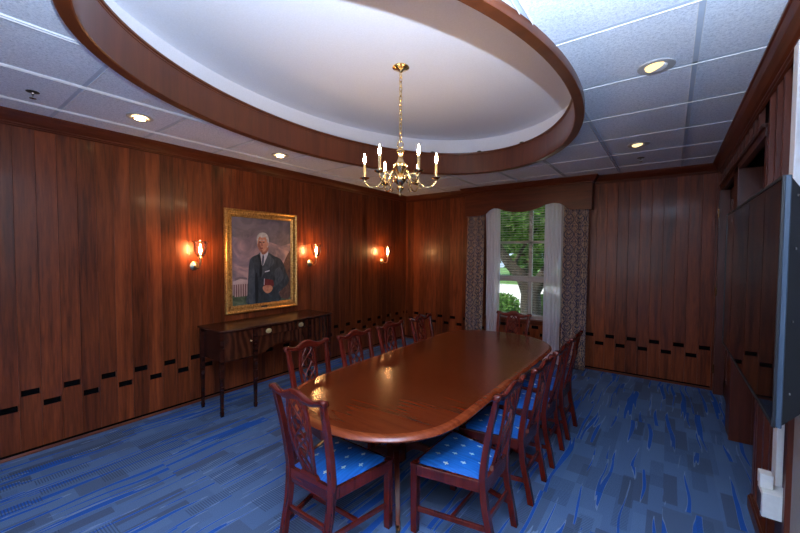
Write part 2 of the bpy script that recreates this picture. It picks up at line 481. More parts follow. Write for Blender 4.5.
def ell(a_, b_, z, n=128): return [(RCX+a_*math.cos(2*PI*k/n), RCY+b_*math.sin(2*PI*k/n), z) for k in range(n)]
# raised well: white upright and flat plaster lid
c = MB(); wA, wB = RA-.075+.169, RB-.075+.169
c.rings([ell(RA-.03, RB-.03, H+.02), ell(RA-.03, RB-.03, 3.10), ell(wA, wB, 3.10), ell(wA, wB, 3.385)], 0, cap=False)
c.add(ell(wA, wB, 3.385)+[(RCX, RCY, 3.386)], [(k, (k+1) % 128, 128) for k in range(128)], 0)
o = struct(c.build('ceiling.001', M['well'], smooth=40))
# wooden oval ring
c = MB(); w = .075
prof = [(0, H+.01), (0, 2.884), (-.006, 2.87), (-w+.006, 2.87), (-w, 2.876), (-w, 3.118), (-w-.004, 3.121), (-w-.004, 3.125), (-w-.001, 3.128), (-w-.001, 3.134), (-w-.010, 3.138), (-w-.012, 3.150), (-w-.006, 3.157), (-w+.02, 3.157), (-w+.02, 3.11), (-.03, 3.11)]
c.rings([ell(RA+r, RB+r, z) for r, z in prof], 0, cap=False)
struct(c.build('trim_1', M['ring'], smooth=35))

# crown mouldings ------------------------------------------------------------
def crown(name, mapf, a0, a1, mat, s=1.0):
    pr = [(0, H), (.085, H), (.085, H-.014), (.076, H-.018), (.060, H-.046), (.034, H-.076), (.020, H-.086), (.020, H-.098), (.012, H-.104), (.012, H-.112), (0, H-.118)]
    pr = [(d*s, H-(H-z)*s) for d, z in pr]
    c = MB(); c.rings([[mapf(a, d, z) for d, z in pr] for a in (a0, a1)], 0); return struct(c.build(name, mat))
crown('trim_2', lambda a, d, z: (XL+d, a, z), YF, YB, M['trim_y'])
crown('trim_3', lambda a, d, z: (a, YB-d, z), XL, -3.06, M['trim'])
crown('trim_4', lambda a, d, z: (a, YB-d, z), -.92, XR, M['trim'])
crown('trim_5', lambda a, d, z: (XR-.02-d, a, z), YF, YB, M['trim_y'], 1.15)

# right wall ---------------------------------------------------------------------
W = MB()
NY0, NY1, ND = 3.50, 4.60, .55        # near opening (alcove)
DY0, DY1 = 4.90, 6.02                 # far opening with the door
HZ = 2.55
T = lambda: tintv(.7, 1.1)
# solid pieces
W.box(XR, XR+.12, YF, 2.62, 0, 3.0, 3)
W.box(XR+.01, XR+.12, 2.62, NY0-.06, 0, 3.0, 2)
W.box(XR-.02, XR+.12, NY0-.06, NY0, 0, HZ+.05, 0, T())           # stile
W.box(XR-.03, XR+.12, NY1, DY0, 0, HZ+.05, 0, T())
W.box(XR-.035, XR-.031, NY1+.001, NY1+.05, 0, HZ+.04, 0, T())
W.box(XR-.03, XR+.12, DY1+.101, YB, 0, HZ+.05, 0, T())
W.box(XR-.045, XR+.12, DY1, DY1+.10, 0, HZ, 0, T())
# header
W.box(XR+.01, XR+.12, NY0-.06, YB, HZ, 3.0, 1)
W.box(XR-.03, XR+.06, NY0-.06, DY1+.1, HZ, HZ+.075, 0, T())
W.box(XR-.045, XR+.0, NY0-.06, DY1+.1, HZ+.06, HZ+.085, 0, T())
y = 6.02
while y > 3.6:
    W.box(XR-.025, XR+.02, y, y+.022, HZ+.07, 2.86, 0, (1.3, .4)); y -= .19
for y in (3.36, 3.16, 2.98):
    W.box(XR-.022, XR+.02, y, y+.035, .0, 2.86, 0, (1.3, .2))
W.box(XR-.022, XR+.02, 2.62, 2.66, 0, 2.86, 0, T())
# alcove
for k in range(4):
    xa = XR+.121+k*.1075; W.box(xa, xa+.107, NY1+.002, NY1+.03, 0, HZ, 0, T())
W.box(XR+.121, XR+ND, NY0-.04, NY0, 0, HZ, 0, T()); W.box(XR+ND, XR+ND+.05, NY0-.04, NY1+.03, 0, HZ, 0, T())
W.box(XR+.121, XR+ND, NY0-.04, NY1+.03, HZ, HZ+.05, 1)
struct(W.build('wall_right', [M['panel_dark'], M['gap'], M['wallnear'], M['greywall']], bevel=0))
b = MB(); b.box(XR-.045, XR+.01, 2.66, NY0-.045, 0, .085); b.box(XR-.035, XR+.01, 2.66, NY0-.045, .085, .10)
b.box(XR-.04, XR+.01, YF, 2.62, 0, .1)
struct(b.build('baseboard_right', M['trim_y'], bevel=.004))
# door in far opening
d = MB(); DX = XR+.07
d.box(DX, DX+.04, DY0, DY1, 0.01, HZ, 0, (.8, .2))
for (a, b_, z0, z1) in ((DY0, DY0+.12, 0.01, HZ), (DY1-.12, DY1, 0.01, HZ), (DY0, DY1, 2.42, HZ), (DY0, DY1, 2.02, 2.12), (DY0, DY1, 1.0, 1.15), (DY0, DY1, .01, .22)):
    d.box(DX-.018, DX+.01, a+.002, b_-.002, z0, z1, 0, (.9, .6))
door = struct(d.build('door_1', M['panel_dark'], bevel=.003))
for z in (2.27, .32, 1.3):
    h = MB(); h.box(XR-.05, XR-.044, DY1-.004, DY1+.03, z-.05, z+.05); h.lathe([(.007, -.055), (.007, .055)], (XR-.052, DY1-.004, z), 10)
    h.build('hinge', M['brass'], door)
h = MB(); h.lathe([(.012, 0), (.012, .03), (.028, .04), (.030, .06), (.018, .07)], (0, 0, 0), 16, axis='x')
hh = h.build('door_knob', M['brass'], door, loc=(DX-.08, DY0+.07, 1.08))

# ------------------------------------------------------------------ window
wd = MB(); FY = YB+.05
def bar(x0, x1, z0, z1, y0=FY, y1=FY+.05): wd.box(x0, x1, y0, y1, z0, z1)
bar(WX0-.02, WX0+.07, WZ0, WZ1, YB-.01, YB+.14); bar(WX1-.07, WX1+.02, WZ0, WZ1, YB-.01, YB+.14)
bar(WX0, WX1, WZ1-.08, WZ1, YB-.01, YB+.14)
bar(WX0, WX1, WZ0, WZ0+.075); bar(WX0+.07, WX1-.07, 1.285, 1.375, FY-.02, FY+.05)
XM = -1.885
bar(XM-.028, XM+.028, WZ0, WZ1); bar(WX0, WX1, 1.925, 1.968)
bar(WX0+.07, WX0+.11, WZ0, WZ1); bar(WX1-.11, WX1-.07, WZ0, WZ1)
win = struct(wd.build('window_1', M['window_white'], bevel=.004))
p = MB(); p.box(WX0+.05, WX1-.05, FY+.022, FY+.026, WZ0+.02, WZ1-.02); p.build('pane', M['pane'], win)
s = MB(); s.box(WX0-.05, WX1+.05, YB-.045, YB+.06, WZ0-.03, WZ0); s.box(WX0-.04, WX1+.04, YB-.03, YB+.0, WZ0-.075, WZ0-.0305)
s.build('window_sill', M['trim'], win, bevel=.005)

# horizontal blind between the sheers
bl = thing('window_blind', 'open horizontal slat blind hanging across the window panes', 'blind', (-1.965, YB+.025, 2.62))
mb = MB(); z = -.06
while z > -1.90:
    mb.hexa([(-.52, -.018, z+.002), (.52, -.018, z+.002), (.52, .018, z-.003), (-.52, .018, z-.003)], [(-.52, -.018, z+.004), (.52, -.018, z+.004), (.52, .018, z-.001), (-.52, .018, z-.001)]); z -= .042
for x in (-.40, 0.05, .44): mb.box(x-.0012, x+.0012, -.0012, .0012, -1.90, 0)
mb.build('slats', M['blind'], bl)
mb = MB(); mb.box(-.53, .53, -.02, .02, -.03, .02); mb.build('head_rail', M['blind'], bl)
mb = MB(); mb.box(-.52, .52, -.018, .018, -1.925, -1.905); mb.build('bottom_rail', M['blind'], bl)
# valance / cornice box ------------------------------------------------------
VY = 6.02; VX0, VX1 = -2.99, -.945
top = H; 
def vb(x):
    # scalloped lower edge
    pts = [(VX0, 2.415), (-2.66, 2.42), (-2.60, 2.445), (-2.54, 2.50), (-2.46, 2.535), (-2.38, 2.525), (-2.26, 2.475), (-2.12, 2.447), (-1.97, 2.440), (-1.83, 2.452), (-1.70, 2.49), (-1.60, 2.535), (-1.50, 2.553), (-1.40, 2.54), (-1.33, 2.50), (-1.28, 2.455), (-1.24, 2.428), (VX1, 2.42)]
    for i in range(len(pts)-1):
        if pts[i][0] <= x <= pts[i+1][0]:
            t = (x-pts[i][0])/(pts[i+1][0]-pts[i][0]); t = t*t*(3-2*t) if 0 else t
            return pts[i][1]+(pts[i+1][1]-pts[i][1])*t
    return 2.42
val = thing('window_valance', 'mahogany cornice box with scalloped lower edge above the window', 'valance', (-1.97, YB-.01, 2.42))
ox, oy, oz = val.location
v = MB(); N = 72
low = [(VX0+(VX1-VX0)*k/N, vb(VX0+(VX1-VX0)*k/N)) for k in range(N+1)]
poly = low+[(VX1, 2.82), (VX0, 2.82)]
poly = [(a-ox, b_-oz) for a, b_ in poly]
v.prism(poly, VY-oy, VY+.022-oy, 'y')
v.build('front_board', M['trim'], val, bevel=.003)
for x in (VX0, VX1-.022):
    e = MB(); e.box(x-ox, x+.022-ox, VY+.023-oy, -.014, 2.418-oz, 2.82-oz); e.build('end_board', M['trim'], val)
e = MB(); pr = [(0, H-.002), (.075, H-.002), (.075, H-.016), (.060, H-.03), (.040, H-.065), (.015, H-.085), (.015, H-.10), (0, H-.105)]
path = [(VX0, YB-.02), (VX0, VY), (VX1, VY), (VX1, YB-.02)]
R = []
for i, (px, py) in enumerate(path):
    sx = -1 if i < 2 else 1; sy = -1 if i in (1, 2) else 0
    R.append([(px+sx*dd-ox, py+sy*dd-oy, z-oz) for dd, z in pr])
e.rings(R, 0); e.build('crown', M['trim'], val)

# curtains -----------------------------------------------------------------
def drape(x0, x1, ytop, z0, z1, folds, amp, seed, thick=.004, flare=0.0, swing=0.0, drop=0.0):
    mb = MB(); nu, nv = folds*10, 26; vs = []; uv = []; rr = random.Random(seed)
    ph = [rr.uniform(-.5, .5) for _ in range(6)]
    for j in range(nv+1):
        t = j/nv; z = z1+(z0-z1)*t
        for i in range(nu+1):
            s_ = i/nu
            xa = x0+(x1-x0)*s_; xa += (s_-.5)*flare*t+swing*math.sin(PI*t)
            a = amp*(.55+.45*t)
            y = ytop-drop*t-a*math.sin(2*PI*folds*s_+ph[0]+.5*math.sin(3*s_+2*t+ph[1]))-.25*a*math.sin(2*PI*folds*.5*s_+ph[2]+t)
            zz = z+(.01*math.sin(2*PI*folds*s_) if j == nv else 0)
            vs.append((xa, y, zz)); uv.append((s_*abs(x1-x0)*1.35, zz))
    fs = [(j*(nu+1)+i, j*(nu+1)+i+1, (j+1)*(nu+1)+i+1, (j+1)*(nu+1)+i) for j in range(nv) for i in range(nu)]
    mb.add(vs, fs, 0, uvs=uv); return mb
def curtain(name, x0, x1, y, z0, z1, folds, amp, seed, mat, label, cat, group, flare=0, swing=0, thick=.004, drop=0):
    xc = (x0+x1)/2
    mb = drape(x0-xc, x1-xc, 0, z0, z1, folds, amp, seed, flare=flare, swing=swing, drop=drop)
    o = mb.build(name, mat, loc=(xc, y, 0), smooth=80)
    if thick:
        s_ = o.modifiers.new('Solidify', 'SOLIDIFY'); s_.thickness = thick
    tag(o, label, cat, group); return o
curtain('patterned_curtain', -2.965, -2.645, 6.085, .012, 2.6, 4, .022, 3, M['damask'], 'navy and tan patterned drape left of the window', 'curtain', 'patterned curtains at the window', drop=.07)
curtain('patterned_curtain', -1.335, -.99, 6.075, .012, 2.6, 4, .022, 5, M['damask'], 'navy and tan patterned drape right of the window, reaching the blue carpet', 'curtain', 'patterned curtains at the window', drop=.07)
curtain('sheer_curtain', -2.63, -2.36, 6.085, .012, 2.62, 5, .016, 8, M['sheer'], 'white sheer curtain along the left side of the window panes', 'curtain', 'white sheer curtains', swing=.02, flare=-.06, thick=0)
curtain('sheer_curtain', -1.625, -1.375, 6.085, .012, 2.62, 5, .016, 9, M['sheer'], 'white sheer curtain along the right side of the window panes', 'curtain', 'white sheer curtains', thick=0)

# ------------------------------------------------------------------ chair
def chair_proto():
    t = thing('dining_chair', 'x', 'chair', (0, 0, 0), 0, 'matching mahogany chairs around the conference table')
    # rear posts (leg and stile in one)
    def post_pt(z):
        pts = [(0.0, -.285, .168), (.12, -.262, .171), (.28, -.228, .176), (.42, -.215, .180), (.50, -.217, .183), (.70, -.246, .192), (.93, -.300, .205)]
        for i in range(len(pts)-1):
            if pts[i][0] <= z <= pts[i+1][0]+1e-6:
                k = (z-pts[i][0])/(pts[i+1][0]-pts[i][0]); return (pts[i][1]+(pts[i+1][1]-pts[i][1])*k, pts[i][2]+(pts[i+1][2]-pts[i][2])*k)
        return pts[-1][1:]
    for sg in (-1, 1):
        P = catmull([(sg*post_pt(z)[1], post_pt(z)[0], z) for z in (0, .12, .28, .42, .50, .70, .952)], 5)
        mb = MB(); R = []
        for p in P:
            z = p.z
            hw = .0205-.003*max(0, (z-.45)/.5); hd = .020-.005*max(0, (z-.45)/.5)
            R.append([(p.x-hw, p.y-hd, z), (p.x+hw, p.y-hd, z), (p.x+hw, p.y+hd, z), (p.x-hw, p.y+hd, z)])
        mb.rings(R); mb.build('back_post', M['chair'], t, bevel=.004)
    # front legs
    for sg in (-1, 1):
        mb = MB(); x = sg*.256; y = .206; a = .0235
        mb.hexa([(x-a*.9, y-a*.9, 0), (x+a*.9, y-a*.9, 0), (x+a*.9, y+a*.9, 0), (x-a*.9, y+a*.9, 0)], [(x-a, y-a, .445), (x+a, y-a, .445), (x+a, y+a, .445), (x-a, y+a, .445)])
        mb.build('leg', M['chair'], t, bevel=.004)
    # seat rails
    mb = MB(); mb.box(-.232, .232, .193, .224, .375, .443); mb.build('front_rail', M['chair_x'], t, bevel=.003)
    mb = MB(); mb.box(-.160, .160, -.228, -.203, .365, .452); mb.build('rear_rail', M['chair_x'], t, bevel=.003)
    for sg in (-1, 1):
        mb = MB(); a = [(sg*.200, -.197), (sg*.276, .182), (sg*.250, .182), (sg*.176, -.197)]
        if sg < 0: a = a[::-1]
        mb.hexa([(x, y, .375) for x, y in a], [(x, y, .443) for x, y in a]); mb.build('side_rail', M['chair'], t, bevel=.003)
    # drop-in seat
    mb = MB(); nu, nv = 14, 12
    def sp(u, v, lift=0):
        hw = .174+(.252-.174)*v; y = -.196+v*(.410)
        x = (u*2-1)*hw
        e = (1-(abs(u*2-1))**4)*(1-(abs(v*2-1))**4)
        return (x, y, .440+.030*max(0, e)**.6+lift)
    vs = [sp(i/nu, j/nv) for j in range(nv+1) for i in range(nu+1)]
    fs = [(j*(nu+1)+i, j*(nu+1)+i+1, (j+1)*(nu+1)+i+1, (j+1)*(nu+1)+i) for j in range(nv) for i in range(nu)]
    mb.add(vs, fs, 0)
    rim = [sp(i/nu, 0) for i in range(nu)]+[sp(1, j/nv) for j in range(nv)]+[sp(1-i/nu, 1) for i in range(nu)]+[sp(0, 1-j/nv) for j in range(nv)]
    mb.rings([[(x, y, z-.02) for x, y, z in rim], rim], 0, cap=False)
    mb.add([(x, y, z-.02) for x, y, z in rim], [tuple(range(len(rim)))], 0)
    # woven motifs: small fleurs
    shape = [(-.0105, 0), (-.004, .0035), (-.0035, .011), (0, .016), (.0035, .011), (.004, .0035), (.0105, 0), (.004, -.0035), (.0025, -.010), (-.0025, -.010), (-.004, -.0035)]
    for r in range(5):
        y = -.150+r*.090
        n_ = 4 if r % 2 == 0 else 3
        for k in range(n_):
            x = (k-(n_-1)/2)*.118
            hwv = .174+.078*((y+.196)/.410)
            if abs(x) > hwv-.022 or y > .17: continue
            v_ = (y+.196)/.410
            ring = []
            for a, b_ in shape:
                xx, yy = x+a*1.6, y+b_*1.45; vv = (yy+.196)/.410; hw = .174+.078*vv; uu = (xx/hw+1)/2
                ring.append(sp(uu, vv, .0012))
            o = len(ring); cc = sp((x/(.174+.078*v_)+1)/2, v_, .0014)
            mb.add(ring+[cc], [(i, (i+1) % o, o) for i in range(o)], 1)
    mb.build('seat_cushion', [M['seat'], M['motif']], t, smooth=50)['label'] = 'blue seat cushion with small white woven motifs'
    # shoe
    mb = MB(); mb.hexa([(-.075, -.232, .452), (.075, -.232, .452), (.075, -.200, .452), (-.075, -.200, .452)], [(-.062, -.228, .478), (.062, -.228, .478), (.062, -.208, .478), (-.062, -.208, .478)])
    mb.build('splat_shoe', M['chair_x'], t, bevel=.003)
    # crest rail: serpentine with rolled ears
    def curve(tab, a):
        for q in range(len(tab)-1):
            if tab[q][0] <= a <= tab[q+1][0]+1e-9:
                p0 = tab[max(q-1, 0)][1]; p1 = tab[q][1]; p2 = tab[q+1][1]; p3 = tab[min(q+2, len(tab)-1)][1]
                u_ = (a-tab[q][0])/(tab[q+1][0]-tab[q][0])
                return .5*((2*p1)+(p2-p0)*u_+(2*p0-5*p1+4*p2-p3)*u_*u_+(3*p1-p0-3*p2+p3)*u_**3)
        return tab[-1][1]
    ztab = [(0, .999), (.10, .999), (.20, .993), (.34, .978), (.50, .965), (.64, .963), (.76, .971), (.88, .983), (1.0, .981)]
    ttab = [(0, .066), (.15, .066), (.28, .064), (.40, .052), (.55, .040), (.70, .036), (.85, .038), (1.0, .040)]
    mb = MB(); R = []; K = 48
    for i in range(-2, K+3):
        s_ = max(-1, min(1, -1+2*i/K)); a = abs(s_); x = s_*.228
        e_ = 0
        if i < 0 or i > K:
            e_ = -i if i < 0 else i-K; x += (1 if s_ > 0 else -1)*(.007 if e_ == 1 else .010)
        k_ = (1, .80, .42)[e_]
        zt = curve(ztab, a); th = curve(ttab, a); zc = zt-th/2; hh = th/2*k_
        d = (.0165+.0065*max(0, a-.6)/.4)*k_
        yc = -.302-.010*(1-s_*s_)
        ring = []
        for q in range(12):
            an = 2*PI*q/12; cz = math.sin(an); cyy = math.cos(an)
            zz = zc+hh*(abs(cz)**.7)*(1 if cz > 0 else -1); yy = d*(abs(cyy)**.6)*(1 if cyy > 0 else -1)
            ring.append((x, yc+yy-.20*(zz-.95), zz))
        R.append(ring)
    mb.rings(R); mb.build('crest_rail', M['chair_x'], t, smooth=60)
    # pierced interlaced splat
    mb = MB()
    def py(z): return -.214-(z-.47)*.21-.016*math.sin(PI*(z-.47)/.46)
    def strip(fx, z0, z1, w, off=0, th=.006, nn=30):
        R = []
        for i in range(nn+1):
            z = z0+(z1-z0)*i/nn; x = fx((z-.47)/.46); y = py(z)+off
            dx = fx((z-.47)/.46+.01)-fx((z-.47)/.46-.01); L = math.hypot(dx, .0092); nx, nz = .0092/L, -dx/L
            ww = w((z-.47)/.46) if callable(w) else w
            R.append([(x-nx*ww, y-th, z-nz*ww), (x+nx*ww, y-th, z+nz*ww), (x+nx*ww, y+th, z+nz*ww), (x-nx*ww, y+th, z-nz*ww)])
        mb.rings(R)
    ow = lambda t_: .040+.046*math.sin(PI*.78*min(1, max(0, t_)))
    for sg in (-1, 1):
        strip(lambda t_, sg=sg: sg*ow(t_), .47, .945, lambda t_: .0108+.003*max(0, t_-.7)/.3, th=.008)
        strip(lambda t_, sg=sg: sg*.80*ow(t_)*math.cos(PI*2.5*(1-t_)+.25), .472, .940, .0068, off=.002*sg, th=.0065)
        strip(lambda t_, sg=sg: sg*.62*ow(t_)*math.sin(PI*2.5*(1-t_)+.1), .474, .940, .0060, off=-.002*sg, th=.0065)
    mb.build('splat', M['chair'], t, bevel=.0015, seg=1)['label'] = 'pierced interlaced splat'
    # stretchers
    for sg in (-1, 1):
        mb = MB(); a = [(sg*.167, -.246), (sg*.258, .186), (sg*.240, .186), (sg*.149, -.246)]
        if sg < 0: a = a[::-1]
        mb.hexa([(x, y, .135) for x, y in a], [(x, y, .165) for x, y in a]); mb.build('stretcher', M['chair'], t, bevel=.002)
    mb = MB(); mb.box(-.192, .192, -.03, -.012, .137, .163); mb.build('stretcher', M['chair_x'], t, bevel=.002)
    mb = MB(); mb.box(-.152, .152, -.247, -.229, .20, .232); mb.build('stretcher', M['chair_x'], t, bevel=.002)
    return t
proto = chair_proto()
# seat rear plane is at local y=-.215 ; place by the centre of the rear seat
def place(first, xr, yr, face, label):
    # face = direction angle the sitter looks at, measured like rotation of +Y
    rz = face
    off = Vector((0, -.215, 0)); off.rotate(Matrix.Rotation(rz, 3, 'Z'))
    loc = (xr-off.x, yr-off.y, 0)
    if first: proto.location = loc; proto.rotation_euler.z = rz; proto['label'] = label; return proto
    return copy_thing(proto, loc, rz, label)
D = math.radians
place(True, -1.662, 1.375, D(1), 'mahogany chair at the near end of the table, its back to the viewer')
side = ['nearest', 'second nearest', 'third nearest', 'farthest']
LY = (2.06, 2.62, 3.185, 3.80); RY = (2.13, 2.73, 3.29, 3.86)
LL = ['mahogany chair in front of the sideboard, nearest of the four along that side',
      'mahogany chair on the sideboard side of the table, second from the near end',
      'mahogany chair on the sideboard side of the table, third from the near end',
      'mahogany chair on the sideboard side of the table, closest to the back wall']
RLb = ['mahogany chair nearest on the television side, its blue seat in full view',
      'mahogany chair on the television side of the table, directly behind the nearest one',
      'mahogany chair on the television side of the table, third from the near end',
      'mahogany chair on the television side, farthest along the row toward the patterned drape']
for y, l, q in zip(LY, LL, (.035, 0, 0, 0)): place(False, -2.395-q, y, -PI/2, l)
for y, l, r_ in zip(RY, RLb, (0, .025, .03, .03)): place(False, -.835+r_, y, PI/2, l)
place(False, -1.655, 4.68, PI+D(-4), 'mahogany chair at the far end of the table in front of the window')

# ------------------------------------------------------------------ table
TX, TY, TA, TB, TE = -1.645, 2.980, .665, 1.580, .64
tb = thing('conference_table', 'long mahogany pedestal table with rounded ends in the middle of the room', 'table', (TX, TY, 0))
def outline(ins, n=28):
    pts = []; A = TA-ins; E = TE-ins; S = TB-TE
    p_ = 2.25
    def q(a):
        c_, s_ = math.cos(a), math.sin(a)
        return (A*abs(c_)**(2/p_)*(1 if c_ >= 0 else -1), E*abs(s_)**(2/p_)*(1 if s_ >= 0 else -1))
    for k in range(n+1):
        x, y = q(PI*k/n); pts.append((x, y+S))
    for k in range(n+1):
        x, y = q(PI+PI*k/n); pts.append((x, y-S))
    return pts
def ringat(ins, z): return [(x, y, z) for x, y in outline(ins)]
mb = MB()
mb.rings([ringat(.055, .718), ringat(.012, .718), ringat(.004, .722), ringat(0, .730), ringat(.003, .738), ringat(.010, .742), ringat(.012, .7455), ringat(.020, .7495), ringat(.030, .7505), ringat(.052, .7505)], 1, cap=False)
mb.add(ringat(.052, .7505), [tuple(range(58))], 0); mb.add(ringat(.055, .718), [tuple(range(58))[::-1]], 0)
mb.build('tabletop', [M['table'], M['table_edge']], tb, smooth=45)
mb = MB(); mb.rings([ringat(.13, .655), ringat(.13, .7175), ringat(.155, .7175), ringat(.155, .655)], 0, cap=False, closed=True)
mb.build('apron', M['table'], tb, smooth=45)
for py_ in (-.79, .79):
    mb = MB(); mb.lathe([(.10, .7175), (.10, .70), (.055, .69), (.045, .66), (.060, .62), (.050, .58), (.040, .54), (.075, .46), (.085, .40), (.070, .34), (.050, .31), (.075, .295), (.080, .20), (.060, .18), (.02, .16)], (0, py_, 0), 24)
    mb.box(-.30, .30, py_-.05, py_+.05, .690, .7175)
    ped = mb.build('pedestal', M['table'], tb, smooth=40)
    for sx in (-1, 1):
        for sy in (-1, 1):
            dv = Vector((sx*.62, sy*.78, 0)).normalized()
            P = catmull([Vector((0, py_, .25))+dv*.05, Vector((0, py_, .275))+dv*.14, Vector((0, py_, .20))+dv*.29, Vector((0, py_, .08))+dv*.42, Vector((0, py_, .035))+dv*.50], 6)
            mb = MB(); mb.sweep(P, [(-.02, -.026), (.02, -.026), (.02, .026), (-.02, .026)], scale=[1.15-.55*i/(len(P)-1) for i in range(len(P))])
            lg = mb.build('leg', M['table_leg'], tb, bevel=.004)
            mb = MB(); P2 = [Vector((0, py_, .046))+dv*.47, Vector((0, py_, .030))+dv*.505, Vector((0, py_, .024))+dv*.53]
            mb.tube(P2, [.017, .0165, .011], 12)
            mb.lathe([(.004, -.008), (.014, -.008), (.014, .008), (.004, .008)], tuple(Vector((0, py_, .0142))+dv*.515), 12, axis='x')
            mb.build('caster', M['toe'], lg)

# ------------------------------------------------------------------ sideboard
SX0, SX1 = -4.25, -3.755; SY0, SY1 = 1.965, 3.49
sb = thing('sideboard', 'dark mahogany sideboard with brass drawer pulls below the portrait', 'sideboard', ((SX0+SX1)/2, (SY0+SY1)/2, 0))
ox, oy = sb.location.x, sb.location.y
LYs = (SY0, 2.335, 3.105, SY1)
def frontx(y):   # serpentine front
    if y < LYs[1]: t = (y-LYs[0])/(LYs[1]-LYs[0]); return SX1-.035*(1-t)**2*1.2+.012*math.sin(PI*t)
    if y > LYs[2]: t = (LYs[3]-y)/(LYs[3]-LYs[2]); return SX1-.035*(1-t)**2*1.2+.012*math.sin(PI*t)
    t = (y-LYs[1])/(LYs[2]-LYs[1]); return SX1+.020*math.sin(PI*t)
def plan(y0, y1, inset=0, back=SX0, n=14):
    pts = [(back-ox, y0-oy)]
    for k in range(n+1):
        y = y0+(y1-y0)*k/n; pts.append((frontx(min(max(y, SY0), SY1))-inset-ox, y-oy))
    pts.append((back-ox, y1-oy)); return pts
# top with moulded edge
def topplan(e, z):
    pts = []; n = 40; y0, y1 = SY0-.025-e*0, SY1+.025
    out = [(SX0-.02-ox, y0+(0 if e > -1 else 0)-oy)]
    for k in range(n+1):
        y = y0+(y1-y0)*k/n; out.append((frontx(min(max(y, SY0), SY1))+.028-e-ox, y+(e if k == 0 else -e if k == n else 0)-oy))
    out.append((SX0-.02-ox, y1-oy)); out[0] = (out[0][0], out[0][1]+e); out[-1] = (out[-1][0], out[-1][1]-e)
    return [(x, y, z) for x, y in out]
mb = MB(); mb.rings([topplan(.012, .902), topplan(0, .908), topplan(0, .918), topplan(.004, .924), topplan(.016, .926)], 0)
mb.build('top', M['side'], sb)
# cabinets left & right, centre case
for i, (a, b_) in enumerate(((LYs[0], LYs[1]), (LYs[2], LYs[3]))):
    mb = MB(); mb.prism(plan(a+.016, b_-.016, .012), .580, .902, 'z'); mb.build('case', M['side'], sb)
    # door face
    mb = MB(); R = []
    pts = [(frontx(a+.03+(b_-a-.06)*k/12)-ox, a+.03+(b_-a-.06)*k/12-oy) for k in range(13)]
    mb.prism([(x-.014, y) for x, y in pts][::-1]+[(x-.002, y) for x, y in pts], .595, .890, 'z')
    mb.build('cabinet_door', M['flame'], sb)['label'] = 'flame-figured veneer door'
    if i == 0:
        mb = MB(); mb.lathe([(.009, 0), (.004, .010), (.007, .018), (.001, .022)], (pts[11][0]-.004, pts[11][1], .77), 12, axis='x'); mb.build('door_knob', M['brass_old'], sb)
mb = MB(); mb.prism(plan(LYs[1]-.016, LYs[2]+.016, .03), .790, .902, 'z'); mb.build('case', M['side'], sb)
mb = MB(); a, b_ = LYs[1]+.02, LYs[2]-.02
pts = [(frontx(a+(b_-a)*k/14)-ox, a+(b_-a)*k/14-oy) for k in range(15)]
mb.prism([(x-.03, y) for x, y in pts][::-1]+[(x-.003, y) for x, y in pts], .800, .893, 'z')
drw = mb.build('drawer', M['flame'], sb)
for y in (2.50, 2.965):
    x = frontx(y)-ox; mb = MB()
    mb.lathe([(.001, 0), (.036, 0), (.038, .003), (.028, .009), (.010, .014), (.001, .015)], (0, 0, 0), 20, axis='x')
    mb.v = [(vx+x-.003, vy*1.0+y-oy, vz*.72+.845) for vx, vy, vz in mb.v]
    pth = [(x+.004, y-oy-.022, .850), (x+.016, y-oy-.020, .838), (x+.020, y-oy-.008, .829), (x+.020, y-oy+.008, .829), (x+.016, y-oy+.020, .838), (x+.004, y-oy+.022, .850)]
    mb.tube(catmull(pth, 4), .0028, 6)
    mb.build('drawer_pull', M['brass_old'], drw, smooth=50)
# keyhole
mb = MB(); y = 2.735; mb.lathe([(.001, 0), (.009, 0), (.008, .003), (.001, .003)], (frontx(y)-ox-.003, y-oy, .862), 12, axis='x'); mb.build('escutcheon', M['brass'], drw)
# arched apron
mb = MB(); K = 24; poly = []
for k in range(K+1):
    t = k/K; y = LYs[1]+.018+(LYs[2]-LYs[1]-.036)*t; u = abs(2*t-1)
    z = .585+.085*(1-min(1, u/.78)**2.2) if u < .78 else .585
    if u < .12: z -= .012*(1-u/.12)
    poly.append((y-oy, z))
poly += [(poly[-1][0], .790), (poly[0][0], .790)]
mb.prism(poly, SX1-.03-ox, SX1-.012-ox, 'x'); mb.build('apron', M['flame'], sb)
# legs
for (x, y) in [(frontx(LYs[0])-.005, LYs[0]+.004), (SX1-.005, LYs[1]), (SX1-.005, LYs[2]), (frontx(LYs[3])-.005, LYs[3]-.004), (SX0+.03, LYs[0]+.004), (SX0+.03, LYs[3]-.004)]:
    mb = MB(); a, b_ = .013, .021; x -= ox; y -= oy
    zt = .9015
    mb.rings([[(x-a, y-a, 0), (x+a, y-a, 0), (x+a, y+a, 0), (x-a, y+a, 0)], [(x-a*1.3, y-a*1.3, .05), (x+a*1.3, y-a*1.3, .05), (x+a*1.3, y+a*1.3, .05), (x-a*1.3, y+a*1.3, .05)], [(x-a, y-a, .055), (x+a, y-a, .055), (x+a, y+a, .055), (x-a, y+a, .055)], [(x-b_, y-b_, .60), (x+b_, y-b_, .60), (x+b_, y+b_, .60), (x-b_, y+b_, .60)], [(x-b_, y-b_, zt), (x+b_, y-b_, zt), (x+b_, y+b_, zt), (x-b_, y+b_, zt)]])
    mb.build('leg', M['side'], sb)

